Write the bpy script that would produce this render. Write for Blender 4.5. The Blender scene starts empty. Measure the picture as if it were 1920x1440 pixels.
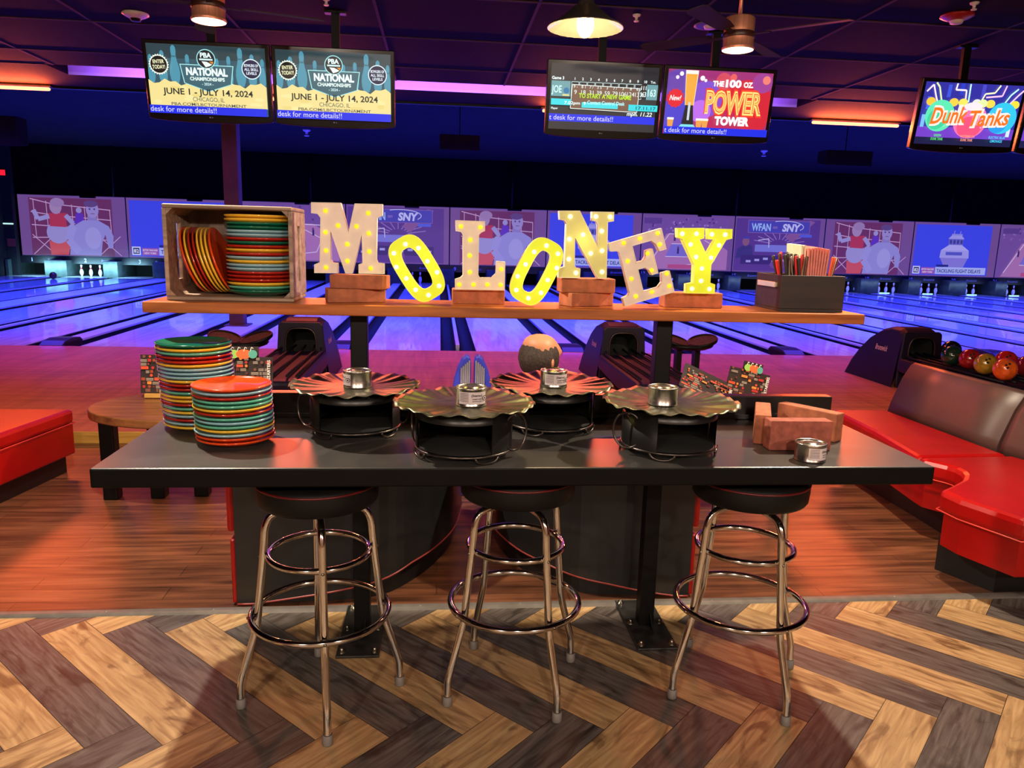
import bpy, bmesh, math, random
from mathutils import Vector, Matrix
random.seed(7)
R = math.radians
PI = math.pi
SC = bpy.context.scene
COL = SC.collection


def lin(c):
    def f(v):
        v /= 255.0
        return v / 12.92 if v <= 0.04045 else ((v + 0.055) / 1.055) ** 2.4
    return (f(c[0]), f(c[1]), f(c[2]), 1.0)


# ------------------------------------------------------------------ camera
cam_d = bpy.data.cameras.new('camera')
cam = bpy.data.objects.new('camera', cam_d)
COL.objects.link(cam)
cam_d.sensor_width = 36.0
cam_d.lens = 1432.12 / 1920.0 * 36.0
cam_d.clip_end = 200
cam.location = (0.0, 0.0, 1.7321)
cam.rotation_euler = (1.3820733, -0.0264811, -0.0929928)
SC.camera = cam

# ------------------------------------------------------------------ view, world
SC.view_settings.view_transform = 'Standard'
SC.view_settings.look = 'None'
SC.view_settings.gamma = 1.0
SC.view_settings.use_curve_mapping = False
SC.view_settings.exposure = 0.0
SC.cycles.use_denoising = True
SC.cycles.max_bounces = 6
SC.cycles.caustics_reflective = False
SC.cycles.caustics_refractive = False
SC.cycles.sample_clamp_indirect = 4.0
W = bpy.data.worlds.new('world')
SC.world = W
W.use_nodes = True
W.node_tree.nodes['Background'].inputs[0].default_value = (0.02, 0.012, 0.03, 1)
W.node_tree.nodes['Background'].inputs[1].default_value = 0.3


# ------------------------------------------------------------------ lights
def light(name, kind, loc, power, color, size=0.1, rot=(0, 0, 0), size_y=None, spot=None, blend=0.5, spread=None):
    d = bpy.data.lights.new(name, kind)
    d.energy = power
    d.color = color
    if kind == 'AREA':
        d.size = size
        if size_y:
            d.shape = 'RECTANGLE'
            d.size_y = size_y
        if spread:
            d.spread = spread
    else:
        d.shadow_soft_size = size
    if kind == 'SPOT':
        d.spot_size = spot
        d.spot_blend = blend
    o = bpy.data.objects.new(name, d)
    COL.objects.link(o)
    o.location = loc
    o.rotation_euler = rot
    return o


WARM = (1.0, 0.72, 0.42)
RED = (1.0, 0.13, 0.035)
BLUE = (0.03, 0.045, 1.0)
# pendants along the bar: the middle one hangs in view, its neighbours hang higher and out of frame
light('pendant_light', 'POINT', (0.60, 3.38, 2.50), 40, WARM, 0.035)
light('pendant_light', 'SPOT', (-1.45, 3.40, 2.95), 350, (1.0, 0.86, 0.68), 0.035, spot=R(160), blend=0.3)
light('pendant_light', 'SPOT', (2.20, 3.45, 2.95), 350, (1.0, 0.82, 0.60), 0.035, spot=R(160), blend=0.3)
# aisle lamps behind the viewer
for lx in (-2.2, 0.4, 3.0):
    light('aisle_light', 'SPOT', (lx, -2.4, 2.95), 340, (1.0, 0.80, 0.64), 0.10, rot=(R(50), 0, 0), spot=R(120), blend=0.5)
# fill lights added on the unseen near wall, to brighten chrome reflections
for lx in (-3.5, 0.5, 4.5):
    light('near_wall_fill', 'AREA', (lx, -3.2, 3.4), 45, (1.0, 0.82, 0.64), 1.6, rot=(R(-40), 0, 0), size_y=0.1)
# blacklight fixtures above the lanes
for ly, pw in ((14.6, 5200), (19.0, 4200), (24.0, 3000)):
    light('lane_blacklight', 'AREA', (5.0, ly, 4.2), pw, BLUE, 36, size_y=1.0, spread=R(120))
# purple strip lamp inside the ceiling slot
light('cove_light', 'AREA', (0.1, 10.15, 3.68), 130, (0.36, 0.12, 1.0), 8.6, rot=(R(75), 0, 0), size_y=0.06)


# ------------------------------------------------------------------ materials
MATS = {}


def mat(name, color, rough=0.5, metal=0.0, var=0.12, scale=6.0, stretch=(1, 1, 1), bump=0.0, coat=0.0, spec=0.5,
        emit=None, estr=0.0, dark=None, detail=4.0, trans=0.0, alpha=1.0, coords='Object', color2=None, ramp=(0.35, 0.65)):
    """procedural material: two tones of one colour mixed by noise, optional bump"""
    if name in MATS:
        return MATS[name]
    m = bpy.data.materials.new(name)
    m.use_nodes = True
    nt = m.node_tree
    b = nt.nodes['Principled BSDF']
    c = lin(color) if max(color) > 1.5 else (*color, 1.0)
    b.inputs['Roughness'].default_value = rough
    b.inputs['Metallic'].default_value = metal
    b.inputs['Specular IOR Level'].default_value = spec
    b.inputs['Coat Weight'].default_value = coat
    b.inputs['Coat Roughness'].default_value = 0.08
    b.inputs['Transmission Weight'].default_value = trans
    if emit:
        b.inputs['Emission Color'].default_value = lin(emit)
        b.inputs['Emission Strength'].default_value = estr
    tc = nt.nodes.new('ShaderNodeTexCoord')
    mp = nt.nodes.new('ShaderNodeMapping')
    mp.inputs['Scale'].default_value = stretch
    nz = nt.nodes.new('ShaderNodeTexNoise')
    nz.inputs['Scale'].default_value = scale
    nz.inputs['Detail'].default_value = detail
    nt.links.new(tc.outputs[coords], mp.inputs[0])
    nt.links.new(mp.outputs[0], nz.inputs['Vector'])
    rp = nt.nodes.new('ShaderNodeValToRGB')
    rp.color_ramp.elements[0].position = ramp[0]
    rp.color_ramp.elements[1].position = ramp[1]
    if color2:
        c2 = lin(color2)
        rp.color_ramp.elements[0].color = c2
        rp.color_ramp.elements[1].color = c
    else:
        rp.color_ramp.elements[0].color = tuple(v * (1 - var) for v in c[:3]) + (1,)
        rp.color_ramp.elements[1].color = tuple(min(1, v * (1 + var)) for v in c[:3]) + (1,)
    nt.links.new(nz.outputs['Fac'], rp.inputs[0])
    nt.links.new(rp.outputs[0], b.inputs['Base Color'])
    if bump:
        bp = nt.nodes.new('ShaderNodeBump')
        bp.inputs['Strength'].default_value = bump
        bp.inputs['Distance'].default_value = 0.01
        nt.links.new(nz.outputs['Fac'], bp.inputs['Height'])
        nt.links.new(bp.outputs[0], b.inputs['Normal'])
    MATS[name] = m
    return m


def wood(name, c1, c2, along='X', rough=0.4, scale=3.0, plank=None, coords='Object', bump=0.05, coat=0.0, seam=0.15, knots=False):
    """wood: stretched noise grain; optional running-bond planks (length, width)"""
    m = bpy.data.materials.new(name)
    m.use_nodes = True
    nt = m.node_tree
    b = nt.nodes['Principled BSDF']
    b.inputs['Roughness'].default_value = rough
    b.inputs['Coat Weight'].default_value = coat
    tc = nt.nodes.new('ShaderNodeTexCoord')
    mp = nt.nodes.new('ShaderNodeMapping')
    st = {'X': (1.2, 14, 14), 'Y': (14, 1.2, 14), 'Z': (14, 14, 1.2)}[along]
    mp.inputs['Scale'].default_value = st
    nt.links.new(tc.outputs[coords], mp.inputs[0])
    nz = nt.nodes.new('ShaderNodeTexNoise')
    nz.inputs['Scale'].default_value = scale
    nz.inputs['Detail'].default_value = 8
    nz.inputs['Distortion'].default_value = 0.6
    nt.links.new(mp.outputs[0], nz.inputs['Vector'])
    rp = nt.nodes.new('ShaderNodeValToRGB')
    e = rp.color_ramp.elements
    e[0].position = 0.30
    e[1].position = 0.68
    e[0].color = lin(c2)
    e[1].color = lin(c1)
    nt.links.new(nz.outputs['Fac'], rp.inputs[0])
    last = rp.outputs[0]
    if knots:
        n2 = nt.nodes.new('ShaderNodeTexNoise')
        n2.inputs['Scale'].default_value = 5.0
        n2.inputs['Detail'].default_value = 6
        n2.inputs['Distortion'].default_value = 1.4
        mp2 = nt.nodes.new('ShaderNodeMapping')
        mp2.inputs['Scale'].default_value = (0.8, 2.2, 1)
        nt.links.new(tc.outputs[coords], mp2.inputs[0])
        nt.links.new(mp2.outputs[0], n2.inputs['Vector'])
        r2 = nt.nodes.new('ShaderNodeValToRGB')
        r2.color_ramp.elements[0].position = 0.33
        r2.color_ramp.elements[0].color = (0.35, 0.3, 0.27, 1)
        r2.color_ramp.elements[1].position = 0.47
        r2.color_ramp.elements[1].color = (1, 1, 1, 1)
        nt.links.new(n2.outputs['Fac'], r2.inputs[0])
        mm = nt.nodes.new('ShaderNodeMix')
        mm.data_type = 'RGBA'
        mm.blend_type = 'MULTIPLY'
        mm.inputs[0].default_value = 0.85
        nt.links.new(last, mm.inputs[6])
        nt.links.new(r2.outputs[0], mm.inputs[7])
        last = mm.outputs[2]
    if plank:
        bk = nt.nodes.new('ShaderNodeTexBrick')
        bk.inputs['Scale'].default_value = 1.0
        bk.inputs['Brick Width'].default_value = plank[0]
        bk.inputs['Row Height'].default_value = plank[1]
        bk.inputs['Mortar Size'].default_value = 0.0025
        bk.inputs['Color1'].default_value = (1.15, 1.12, 1.1, 1)
        bk.inputs['Color2'].default_value = (0.72, 0.70, 0.70, 1)
        bk.inputs['Mortar'].default_value = (seam * 2, seam * 2, seam * 2, 1)
        nt.links.new(tc.outputs[coords], bk.inputs['Vector'])
        mm = nt.nodes.new('ShaderNodeMix')
        mm.data_type = 'RGBA'
        mm.blend_type = 'MULTIPLY'
        mm.inputs[0].default_value = 0.9
        nt.links.new(last, mm.inputs[6])
        nt.links.new(bk.outputs['Color'], mm.inputs[7])
        last = mm.outputs[2]
    nt.links.new(last, b.inputs['Base Color'])
    bp = nt.nodes.new('ShaderNodeBump')
    bp.inputs['Strength'].default_value = bump
    bp.inputs['Distance'].default_value = 0.005
    nt.links.new(nz.outputs['Fac'], bp.inputs['Height'])
    nt.links.new(bp.outputs[0], b.inputs['Normal'])
    MATS[name] = m
    return m


def glow(color, strength):
    """self-lit surface (lamps, screens)"""
    key = 'glow_%d_%d_%d_%.2f' % (*[int(v) for v in color[:3]], strength)
    if key in MATS:
        return MATS[key]
    m = bpy.data.materials.new(key)
    m.use_nodes = True
    nt = m.node_tree
    b = nt.nodes['Principled BSDF']
    b.inputs['Base Color'].default_value = (0.01, 0.01, 0.01, 1)
    b.inputs['Roughness'].default_value = 0.35
    b.inputs['Emission Color'].default_value = lin(color)
    b.inputs['Emission Strength'].default_value = strength
    MATS[key] = m
    return m


def ink(color):
    return mat('ink_%d_%d_%d' % tuple(int(v) for v in color), color, rough=0.55, var=0.05, scale=20)


black = mat('black_laminate', (6, 5, 5), rough=0.5, spec=0.15, var=0.15, scale=12)
black_metal = mat('black_painted_steel', (9, 8, 8), rough=0.45, spec=0.2, var=0.2, scale=18)
charcoal = mat('charcoal_tabletop', (66, 63, 61), rough=0.36, var=0.14, scale=9, bump=0.02)
chrome = mat('chrome', (226, 221, 214), rough=0.10, metal=1.0, var=0.04, scale=4)
steel = mat('galvanised_steel', (150, 145, 130), rough=0.3, metal=1.0, var=0.2, scale=30)
brass_nickel = mat('bright_nickel', (235, 220, 185), rough=0.3, metal=0.6, var=0.08)
rubber_grey = mat('grey_rubber', (118, 112, 108), rough=0.6)
vinyl_black = mat('black_vinyl', (11, 10, 10), rough=0.5, spec=0.25, var=0.2, scale=25, bump=0.02)
piping_red = mat('dark_red_piping', (88, 14, 18), rough=0.35)
vinyl_red = mat('red_vinyl', (160, 6, 6), rough=0.33, var=0.08, scale=5, bump=0.03)
vinyl_brown = mat('brown_vinyl', (74, 52, 48), rough=0.40, var=0.10, scale=5, bump=0.03)
kick_black = mat('black_kick_base', (10, 9, 9), rough=0.5, var=0.2, scale=15)
booth_panel = mat('black_booth_laminate', (30, 30, 31), rough=0.35, var=0.15, scale=7)
trim_grey = mat('grey_floor_trim', (118, 112, 106), rough=0.42, var=0.12, scale=15, metal=0.3)
shelf_wood = wood('orange_stained_board', (196, 112, 52), (142, 70, 26), 'X', rough=0.32, scale=2.2, coat=0.2)
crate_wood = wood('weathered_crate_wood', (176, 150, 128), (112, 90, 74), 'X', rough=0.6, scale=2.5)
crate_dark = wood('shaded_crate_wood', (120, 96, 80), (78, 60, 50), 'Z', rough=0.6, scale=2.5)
oak = wood('light_oak_plank', (204, 170, 122), (150, 114, 74), 'X', rough=0.40, scale=3.6, coords='UV', knots=True)
smoked = wood('smoked_grey_plank', (108, 100, 95), (62, 55, 51), 'X', rough=0.42, scale=4.2, coords='UV', knots=True)
laminate = wood('brown_laminate_floor', (138, 88, 60), (70, 42, 28), 'X', rough=0.36, scale=1.6, plank=(1.3, 0.13))
approach_wood = wood('maple_approach', (210, 124, 82), (180, 100, 64), 'Y', rough=0.30, scale=1.0, plank=(2.0, 0.03), bump=0.01, seam=0.38)
lane_wood = wood('pale_maple_lane', (225, 220, 225), (190, 186, 196), 'Y', rough=0.12, scale=0.8, bump=0.004, coat=0.5)
riser_wood = wood('yellow_pine_riser', (206, 158, 74), (176, 128, 56), 'X', rough=0.5)
table_wood = wood('brown_oak_table', (150, 96, 56), (96, 58, 34), 'X', rough=0.3, scale=1.6)
box_wood = wood('dark_brown_box_wood', (46, 30, 27), (24, 16, 15), 'X', rough=0.55, scale=2.0)
brick_mat = mat('orange_brick', (166, 96, 66), rough=0.85, var=0.22, scale=26, bump=0.35, detail=8)
brick_mat2 = mat('dull_red_brick', (158, 84, 68), rough=0.88, var=0.25, scale=34, bump=0.35, detail=8)


# ------------------------------------------------------------------ mesh helpers
def newbm():
    return bmesh.new()


def box(bm, x0, x1, y0, y1, z0, z1, mi=0, bev=0.0, segs=2, rotz=0.0, M=None):
    vs = [bm.verts.new(p) for p in ((x0, y0, z0), (x1, y0, z0), (x1, y1, z0), (x0, y1, z0),
                                    (x0, y0, z1), (x1, y0, z1), (x1, y1, z1), (x0, y1, z1))]
    fs = [bm.faces.new([vs[i] for i in q]) for q in
          ((0, 3, 2, 1), (4, 5, 6, 7), (0, 1, 5, 4), (1, 2, 6, 5), (2, 3, 7, 6), (3, 0, 4, 7))]
    for f in fs:
        f.material_index = mi
    if bev:
        es = list({e for f in fs for e in f.edges})
        r = bmesh.ops.bevel(bm, geom=es, offset=bev, segments=segs, profile=0.5, affect='EDGES', clamp_overlap=True)
        for f in r['faces']:
            f.material_index = mi
        vs = list({v for f in r['faces'] for v in f.verts} | {v for v in vs if v.is_valid})
    if rotz:
        cx, cy = (x0 + x1) / 2, (y0 + y1) / 2
        bmesh.ops.rotate(bm, verts=vs, cent=(cx, cy, 0), matrix=Matrix.Rotation(rotz, 3, 'Z'))
    if M is not None:
        bmesh.ops.transform(bm, matrix=M, verts=vs)
    return vs


def lathe(bm, prof, n=48, c=(0, 0, 0), mi=0, fn=None, a0=0.0, a1=2 * PI, M=None):
    """revolve (r,z) pairs about z; open arcs when a1-a0 < 2pi; fn(r,z,a)->(r,z) ripples"""
    full = abs(a1 - a0 - 2 * PI) < 1e-6
    cnt = n if full else n + 1
    rings = []
    allv = []
    for r, z in prof:
        if r < 1e-6 and full:
            v = bm.verts.new((c[0], c[1], c[2] + z))
            rings.append([v])
            allv.append(v)
            continue
        ring = []
        for i in range(cnt):
            a = a0 + (a1 - a0) * i / n
            rr, zz = fn(r, z, a) if fn else (r, z)
            v = bm.verts.new((c[0] + rr * math.cos(a), c[1] + rr * math.sin(a), c[2] + zz))
            ring.append(v)
            allv.append(v)
        rings.append(ring)
    for A, B in zip(rings[:-1], rings[1:]):
        m = cnt if full else cnt - 1
        for i in range(m):
            j = (i + 1) % cnt
            if len(A) == 1 and len(B) == 1:
                continue
            if len(A) == 1:
                f = bm.faces.new((A[0], B[j], B[i])) if False else bm.faces.new((A[0], B[i], B[j]))
            elif len(B) == 1:
                f = bm.faces.new((A[i], B[0], A[j]))
            else:
                f = bm.faces.new((A[i], B[i], B[j], A[j]))
            f.material_index = mi
            f.smooth = True
    if M is not None:
        bmesh.ops.transform(bm, matrix=M, verts=allv)
    return allv


def tube(bm, pts, r, n=10, closed=False, mi=0, cap=True):
    """round tube along a polyline; r is a number or a list"""
    P = [Vector(p) for p in pts]
    k = len(P)
    rs = r if isinstance(r, (list, tuple)) else [r] * k
    rings = []
    up = Vector((0, 0, 1))
    prev = None
    for i in range(k):
        if closed:
            t = (P[(i + 1) % k] - P[i - 1]).normalized()
        else:
            t = (P[min(i + 1, k - 1)] - P[max(i - 1, 0)]).normalized()
        if prev is None:
            a = up if abs(t.z) < 0.9 else Vector((1, 0, 0))
            u = t.cross(a).normalized()
        else:
            u = (prev - t * prev.dot(t))
            u = u.normalized() if u.length > 1e-6 else t.orthogonal().normalized()
        prev = u
        w = t.cross(u)
        rings.append([bm.verts.new(P[i] + (u * math.cos(2 * PI * j / n) + w * math.sin(2 * PI * j / n)) * rs[i]) for j in range(n)])
    m = k if closed else k - 1
    for i in range(m):
        A, B = rings[i], rings[(i + 1) % k]
        for j in range(n):
            f = bm.faces.new((A[j], A[(j + 1) % n], B[(j + 1) % n], B[j]))
            f.smooth = True
            f.material_index = mi
    if cap and not closed:
        for ring in (rings[0][::-1], rings[-1]):
            f = bm.faces.new(ring)
            f.material_index = mi
    return [v for r_ in rings for v in r_]


def circle_pts(cx, cy, z, r, n=48, a0=0.0):
    return [(cx + r * math.cos(a0 + 2 * PI * i / n), cy + r * math.sin(a0 + 2 * PI * i / n), z) for i in range(n)]


def smooth_path(pts, sub=6):
    """Catmull-Rom through control points"""
    P = [Vector(p) for p in pts]
    out = []
    for i in range(len(P) - 1):
        p0, p1, p2, p3 = P[max(i - 1, 0)], P[i], P[i + 1], P[min(i + 2, len(P) - 1)]
        for s in range(sub):
            t = s / sub
            out.append(0.5 * ((2 * p1) + (p2 - p0) * t + (2 * p0 - 5 * p1 + 4 * p2 - p3) * t * t + (3 * p1 - p0 - 3 * p2 + p3) * t ** 3))
    out.append(P[-1])
    return out


def prism(bm, poly, f0, f1, mi=0, side_mi=None, cap0=True, cap1=True):
    """polygon extruded between two mappings f0,f1: (u,v)->xyz"""
    a = [bm.verts.new(f0(*p)) for p in poly]
    b = [bm.verts.new(f1(*p)) for p in poly]
    n = len(poly)
    if cap0:
        bm.faces.new(a).material_index = mi
    if cap1:
        bm.faces.new(b[::-1]).material_index = mi
    for i in range(n):
        j = (i + 1) % n
        bm.faces.new((a[j], a[i], b[i], b[j])).material_index = mi if side_mi is None else side_mi
    return a + b


def ring_prism(bm, outer, inner, f0, f1, mi=0):
    """closed band between two loops of equal length, extruded"""
    n = len(outer)
    O0 = [bm.verts.new(f0(*p)) for p in outer]
    I0 = [bm.verts.new(f0(*p)) for p in inner]
    O1 = [bm.verts.new(f1(*p)) for p in outer]
    I1 = [bm.verts.new(f1(*p)) for p in inner]
    for i in range(n):
        j = (i + 1) % n
        for q in ((O0[i], O0[j], I0[j], I0[i]), (O1[j], O1[i], I1[i], I1[j]), (O0[j], O0[i], O1[i], O1[j]), (I0[i], I0[j], I1[j], I1[i])):
            bm.faces.new(q).material_index = mi


def obj(name, bm, mats, parent=None, world=True, recalc=True, bevel=0.0, autosmooth=False, loc=None):
    """link a bmesh as ONE mesh object; world=True keeps vertex coordinates as world positions under a parent"""
    if recalc:
        bmesh.ops.recalc_face_normals(bm, faces=bm.faces)
    me = bpy.data.meshes.new(name)
    bm.to_mesh(me)
    bm.free()
    for m in (mats if isinstance(mats, (list, tuple)) else [mats]):
        me.materials.append(m)
    o = bpy.data.objects.new(name, me)
    COL.objects.link(o)
    if loc is not None:
        o.location = loc
    if parent is not None:
        o.parent = parent
        if world:
            q = Vector((0, 0, 0))
            pp = parent
            while pp is not None:
                q += pp.location
                pp = pp.parent
            if parent.type == 'EMPTY':
                o.matrix_parent_inverse = Matrix.Translation(-q)
    if bevel:
        md = o.modifiers.new('bevel', 'BEVEL')
        md.width = bevel
        md.segments = 2
        md.limit_method = 'ANGLE'
        md.angle_limit = R(40)
    return o


def thing(name, label, cat, loc=(0, 0, 0), rotz=0.0, group=None):
    o = bpy.data.objects.new(name, None)
    COL.objects.link(o)
    o.empty_display_size = 0.1
    o.location = loc
    o.rotation_euler = (0, 0, rotz)
    return tag(o, label, cat, group)


def tag(o, label, cat, group=None):
    o['label'] = label
    o['category'] = cat
    if group:
        o['group'] = group
    return o


def struct(name, bm, m, **k):
    o = obj(name, bm, m, **k)
    o['kind'] = 'structure'
    return o


def dup(root, loc, label, rot=None, swap=None):
    """copy a thing with its parts and sub-parts; swap maps a material to another on copied meshes"""
    def cp(o, parent):
        c = o.copy()
        COL.objects.link(c)
        if parent is not None:
            c.parent = parent
            c.matrix_parent_inverse = o.matrix_parent_inverse.copy()
        if swap and c.type == 'MESH':
            for i, sl in enumerate(c.material_slots):
                if sl.material and sl.material.name in swap:
                    sl.link = 'OBJECT'
                    sl.material = swap[sl.material.name]
        for ch in list(o.children):
            cp(ch, c)
        return c
    r = cp(root, None)
    r.location = loc
    if rot is not None:
        r.rotation_euler = rot
    r['label'] = label
    return r


TEXTS = {}


def text_tris(body, bold=0.0, shear=0.0):
    """triangles of a string in the built-in font, height about 0.73 per unit"""
    key = (body, bold, shear)
    if key in TEXTS:
        return TEXTS[key]
    cu = bpy.data.curves.new('tmp', 'FONT')
    cu.body = body
    cu.size = 1.0
    cu.offset = bold
    cu.shear = shear
    cu.resolution_u = 3
    cu.fill_mode = 'FRONT'
    o = bpy.data.objects.new('tmp', cu)
    COL.objects.link(o)
    dg = bpy.context.evaluated_depsgraph_get()
    me = o.evaluated_get(dg).to_mesh()
    vs = [(v.co.x, v.co.y) for v in me.vertices]
    fs = [tuple(p.vertices) for p in me.polygons]
    o.evaluated_get(dg).to_mesh_clear()
    bpy.data.objects.remove(o)
    bpy.data.curves.remove(cu)
    TEXTS[key] = (vs, fs)
    return TEXTS[key]


class Flat:
    """a printed or lit picture: coloured shapes laid on one flat surface, each a hair above the last"""

    def __init__(self, fn, lit=1.0, step=0.0004, aspect=1.0):
        self.bm = bmesh.new()
        self.fn = fn            # fn(u, v, lift) -> xyz
        self.lit = lit
        self.mats = []
        self.idx = {}
        self.k = 0
        self.step = step
        self.bounds = None

    def _m(self, c, s=1.0):
        key = (c, s)
        if key not in self.idx:
            self.idx[key] = len(self.mats)
            self.mats.append(glow(c, self.lit * s) if self.lit else ink(c))
        return self.idx[key]

    def poly(self, pts, c, s=1.0, lift=True):
        if lift:
            self.k += 1
        if self.bounds:
            b = self.bounds
            pts = [(min(b[2], max(b[0], u)), min(b[3], max(b[1], v))) for u, v in pts]
        f = self.bm.faces.new([self.bm.verts.new(self.fn(u, v, self.k * self.step)) for u, v in pts])
        f.material_index = self._m(c, s)
        return self

    def rect(self, u0, v0, u1, v1, c, s=1.0, lift=True):
        return self.poly([(u0, v0), (u1, v0), (u1, v1), (u0, v1)], c, s, lift)

    def disc(self, u, v, r, c, ry=None, n=28, s=1.0, spikes=0):
        ry = ry or r
        pts = []
        for i in range(n):
            q = 1.0 if not spikes or i % 2 == 0 else 0.88
            pts.append((u + r * q * math.cos(2 * PI * i / n), v + ry * q * math.sin(2 * PI * i / n)))
        return self.poly(pts, c, s)

    def line(self, pts, w, c, s=1.0):
        self.k += 1
        mi = self._m(c, s)
        for (a, b), (d, e) in zip(pts[:-1], pts[1:]):
            L = math.hypot(d - a, e - b) or 1
            nx, ny = -(e - b) / L * w / 2, (d - a) / L * w / 2
            f = self.bm.faces.new([self.bm.verts.new(self.fn(p, q, self.k * self.step)) for p, q in
                                   ((a + nx, b + ny), (d + nx, e + ny), (d - nx, e - ny), (a - nx, b - ny))])
            f.material_index = mi
        return self

    def text(self, s_, u, v, h, c, align='c', width=None, bold=0.02, shear=0.0, s=1.0, rot=0.0):
        """h = cap height; (u,v) = baseline anchor"""
        self.k += 1
        vs, fs = text_tris(s_, bold, shear)
        x0 = min(p[0] for p in vs)
        x1 = max(p[0] for p in vs)
        sy = h / 0.73
        sx = sy if width is None else width / max(1e-6, x1 - x0)
        w = (x1 - x0) * sx
        off = {'l': 0, 'c': -w / 2, 'r': -w}[align]
        cr, sr = math.cos(rot), math.sin(rot)
        V = []
        for x, y in vs:
            a, b = off + (x - x0) * sx, y * sy
            V.append(self.bm.verts.new(self.fn(u + a * cr - b * sr, v + a * sr + b * cr, self.k * self.step)))
        mi = self._m(c, s)
        for f in fs:
            try:
                q = self.bm.faces.new([V[i] for i in f])
                q.material_index = mi
            except ValueError:
                pass
        return self

    def build(self, name, parent=None, world=True):
        return obj(name, self.bm, self.mats, parent, world=world, recalc=False)

# ================================================================== the setting
CEIL = 3.60        # ceiling over the seating and the approach
HIGH = 4.35        # higher ceiling over the lanes
YS = 3.36          # the herringbone floor meets the laminate here
ZA = 0.0965        # approach and lanes sit one low step up
YF = 11.05         # foul line
YM = 27.23         # projection masks

# herringbone floor: planks six times as long as wide, light and dark chevrons
PW = 0.1806


def clip(poly, axis, lim, keep_less):
    out = []
    for i in range(len(poly)):
        a, b = poly[i], poly[(i + 1) % len(poly)]
        ia = (a[0][axis] <= lim) == keep_less
        ib = (b[0][axis] <= lim) == keep_less
        if ia:
            out.append(a)
        if ia != ib:
            t = (lim - a[0][axis]) / (b[0][axis] - a[0][axis])
            out.append(tuple(tuple(a[q][w] + t * (b[q][w] - a[q][w]) for w in range(2)) for q in range(2)))
    return out


bm = newbm()
uvl = bm.loops.layers.uv.new('UVMap')
S2 = math.sqrt(0.5)
GAP = 0.0011


def plank(p0, q0, dp, dq, light, seed):
    rnd = random.Random(seed)
    ou, ov = rnd.uniform(0, 40), rnd.uniform(0, 40)
    g = GAP
    cs = [(p0 * PW + g, q0 * PW + g), ((p0 + dp) * PW - g, q0 * PW + g), ((p0 + dp) * PW - g, (q0 + dq) * PW - g), (p0 * PW + g, (q0 + dq) * PW - g)]
    poly = []
    for p, q in cs:
        x = -1.692 + (p + q) * S2
        y = 3.192 + (-p + q) * S2
        uv = (p - p0 * PW, q - q0 * PW) if dp > dq else (q - q0 * PW, p - p0 * PW)
        poly.append(((x, y), (uv[0] + ou, uv[1] + ov)))
    for ax, lim, less in ((1, YS, True), (1, -3.9, False), (0, -7.4, False), (0, 8.4, True)):
        poly = clip(poly, ax, lim, less)
        if len(poly) < 3:
            return
    f = bm.faces.new([bm.verts.new((*a, 0.0)) for a, _ in poly])
    for lp, (_, uv) in zip(f.loops, poly):
        lp[uvl].uv = uv
    f.material_index = 0 if light else 1


for k in range(-60, 60):
    for m in range(-8, 9):
        plank(k + 12 * m, k, 6, 1, k % 2 == 0, (k, m, 0).__hash__())
        plank(k + 6 + 12 * m, k - 5, 1, 6, k % 2 == 0, (k, m, 1).__hash__())
fl = struct('floor', bm, [oak, smoked], recalc=False)
for p in fl.data.polygons:
    if p.normal.z < 0:
        p.flip()
bm = newbm()
box(bm, -7.4, 8.4, -3.9, YS, -0.06, -0.0012)
struct('floor_base', bm, kick_black)
bm = newbm()
box(bm, -14.2, 26, YS, 6.32, -0.06, 0.0)
struct('floor_laminate', bm, laminate)
bm = newbm()
prof = [(3.355, 0.0), (3.362, 0.007), (3.375, 0.010), (3.395, 0.010), (3.408, 0.007), (3.415, 0.0)]
prism(bm, prof, lambda y, z: (-7.4, y, z), lambda y, z: (8.4, y, z))
for i in range(34):
    lathe(bm, [(0, 0.0125), (0.004, 0.012), (0.0065, 0.0098)], 10, (-7.2 + 0.475 * i, 3.385, 0))
struct('trim_1', bm, trim_grey)
bm = newbm()
box(bm, -14.2, 26, 6.32, YF, -0.06, ZA)
struct('floor_approach', bm, approach_wood)
bm = newbm()
box(bm, -14.2, 26, 6.300, 6.319, 0.0, ZA + 0.002, bev=0.003)
struct('trim_2', bm, riser_wood)

# walls and ceilings
wall_dark = mat('black_wall_paint', (10, 9, 14), rough=0.8, var=0.2, scale=2)
ceil_mat = mat('dark_ceiling_tile', (25, 16, 16), rough=0.9, spec=0.05, var=0.25, scale=60, bump=0.25)
high_mat = mat('dark_high_ceiling', (35, 32, 37), rough=0.9, spec=0.05, var=0.1, scale=3)
bm = newbm()
box(bm, -14.5, -14.2, -4, 29, 0, 4.6)
struct('wall_left', bm, wall_dark)
bm = newbm()
box(bm, 26, 26.3, -4, 29, 0, 4.6)
struct('wall_right', bm, wall_dark)
bm = newbm()
box(bm, -14.5, 26.3, 28.6, 28.9, -0.3, 4.6)
struct('wall_far', bm, wall_dark)
bm = newbm()
box(bm, -14.5, 26.3, -4.2, -3.9, 0, 4.6)
struct('wall_near', bm, mat('beige_bar_wall', (196, 176, 150), rough=0.8, var=0.1, scale=2))
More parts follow.
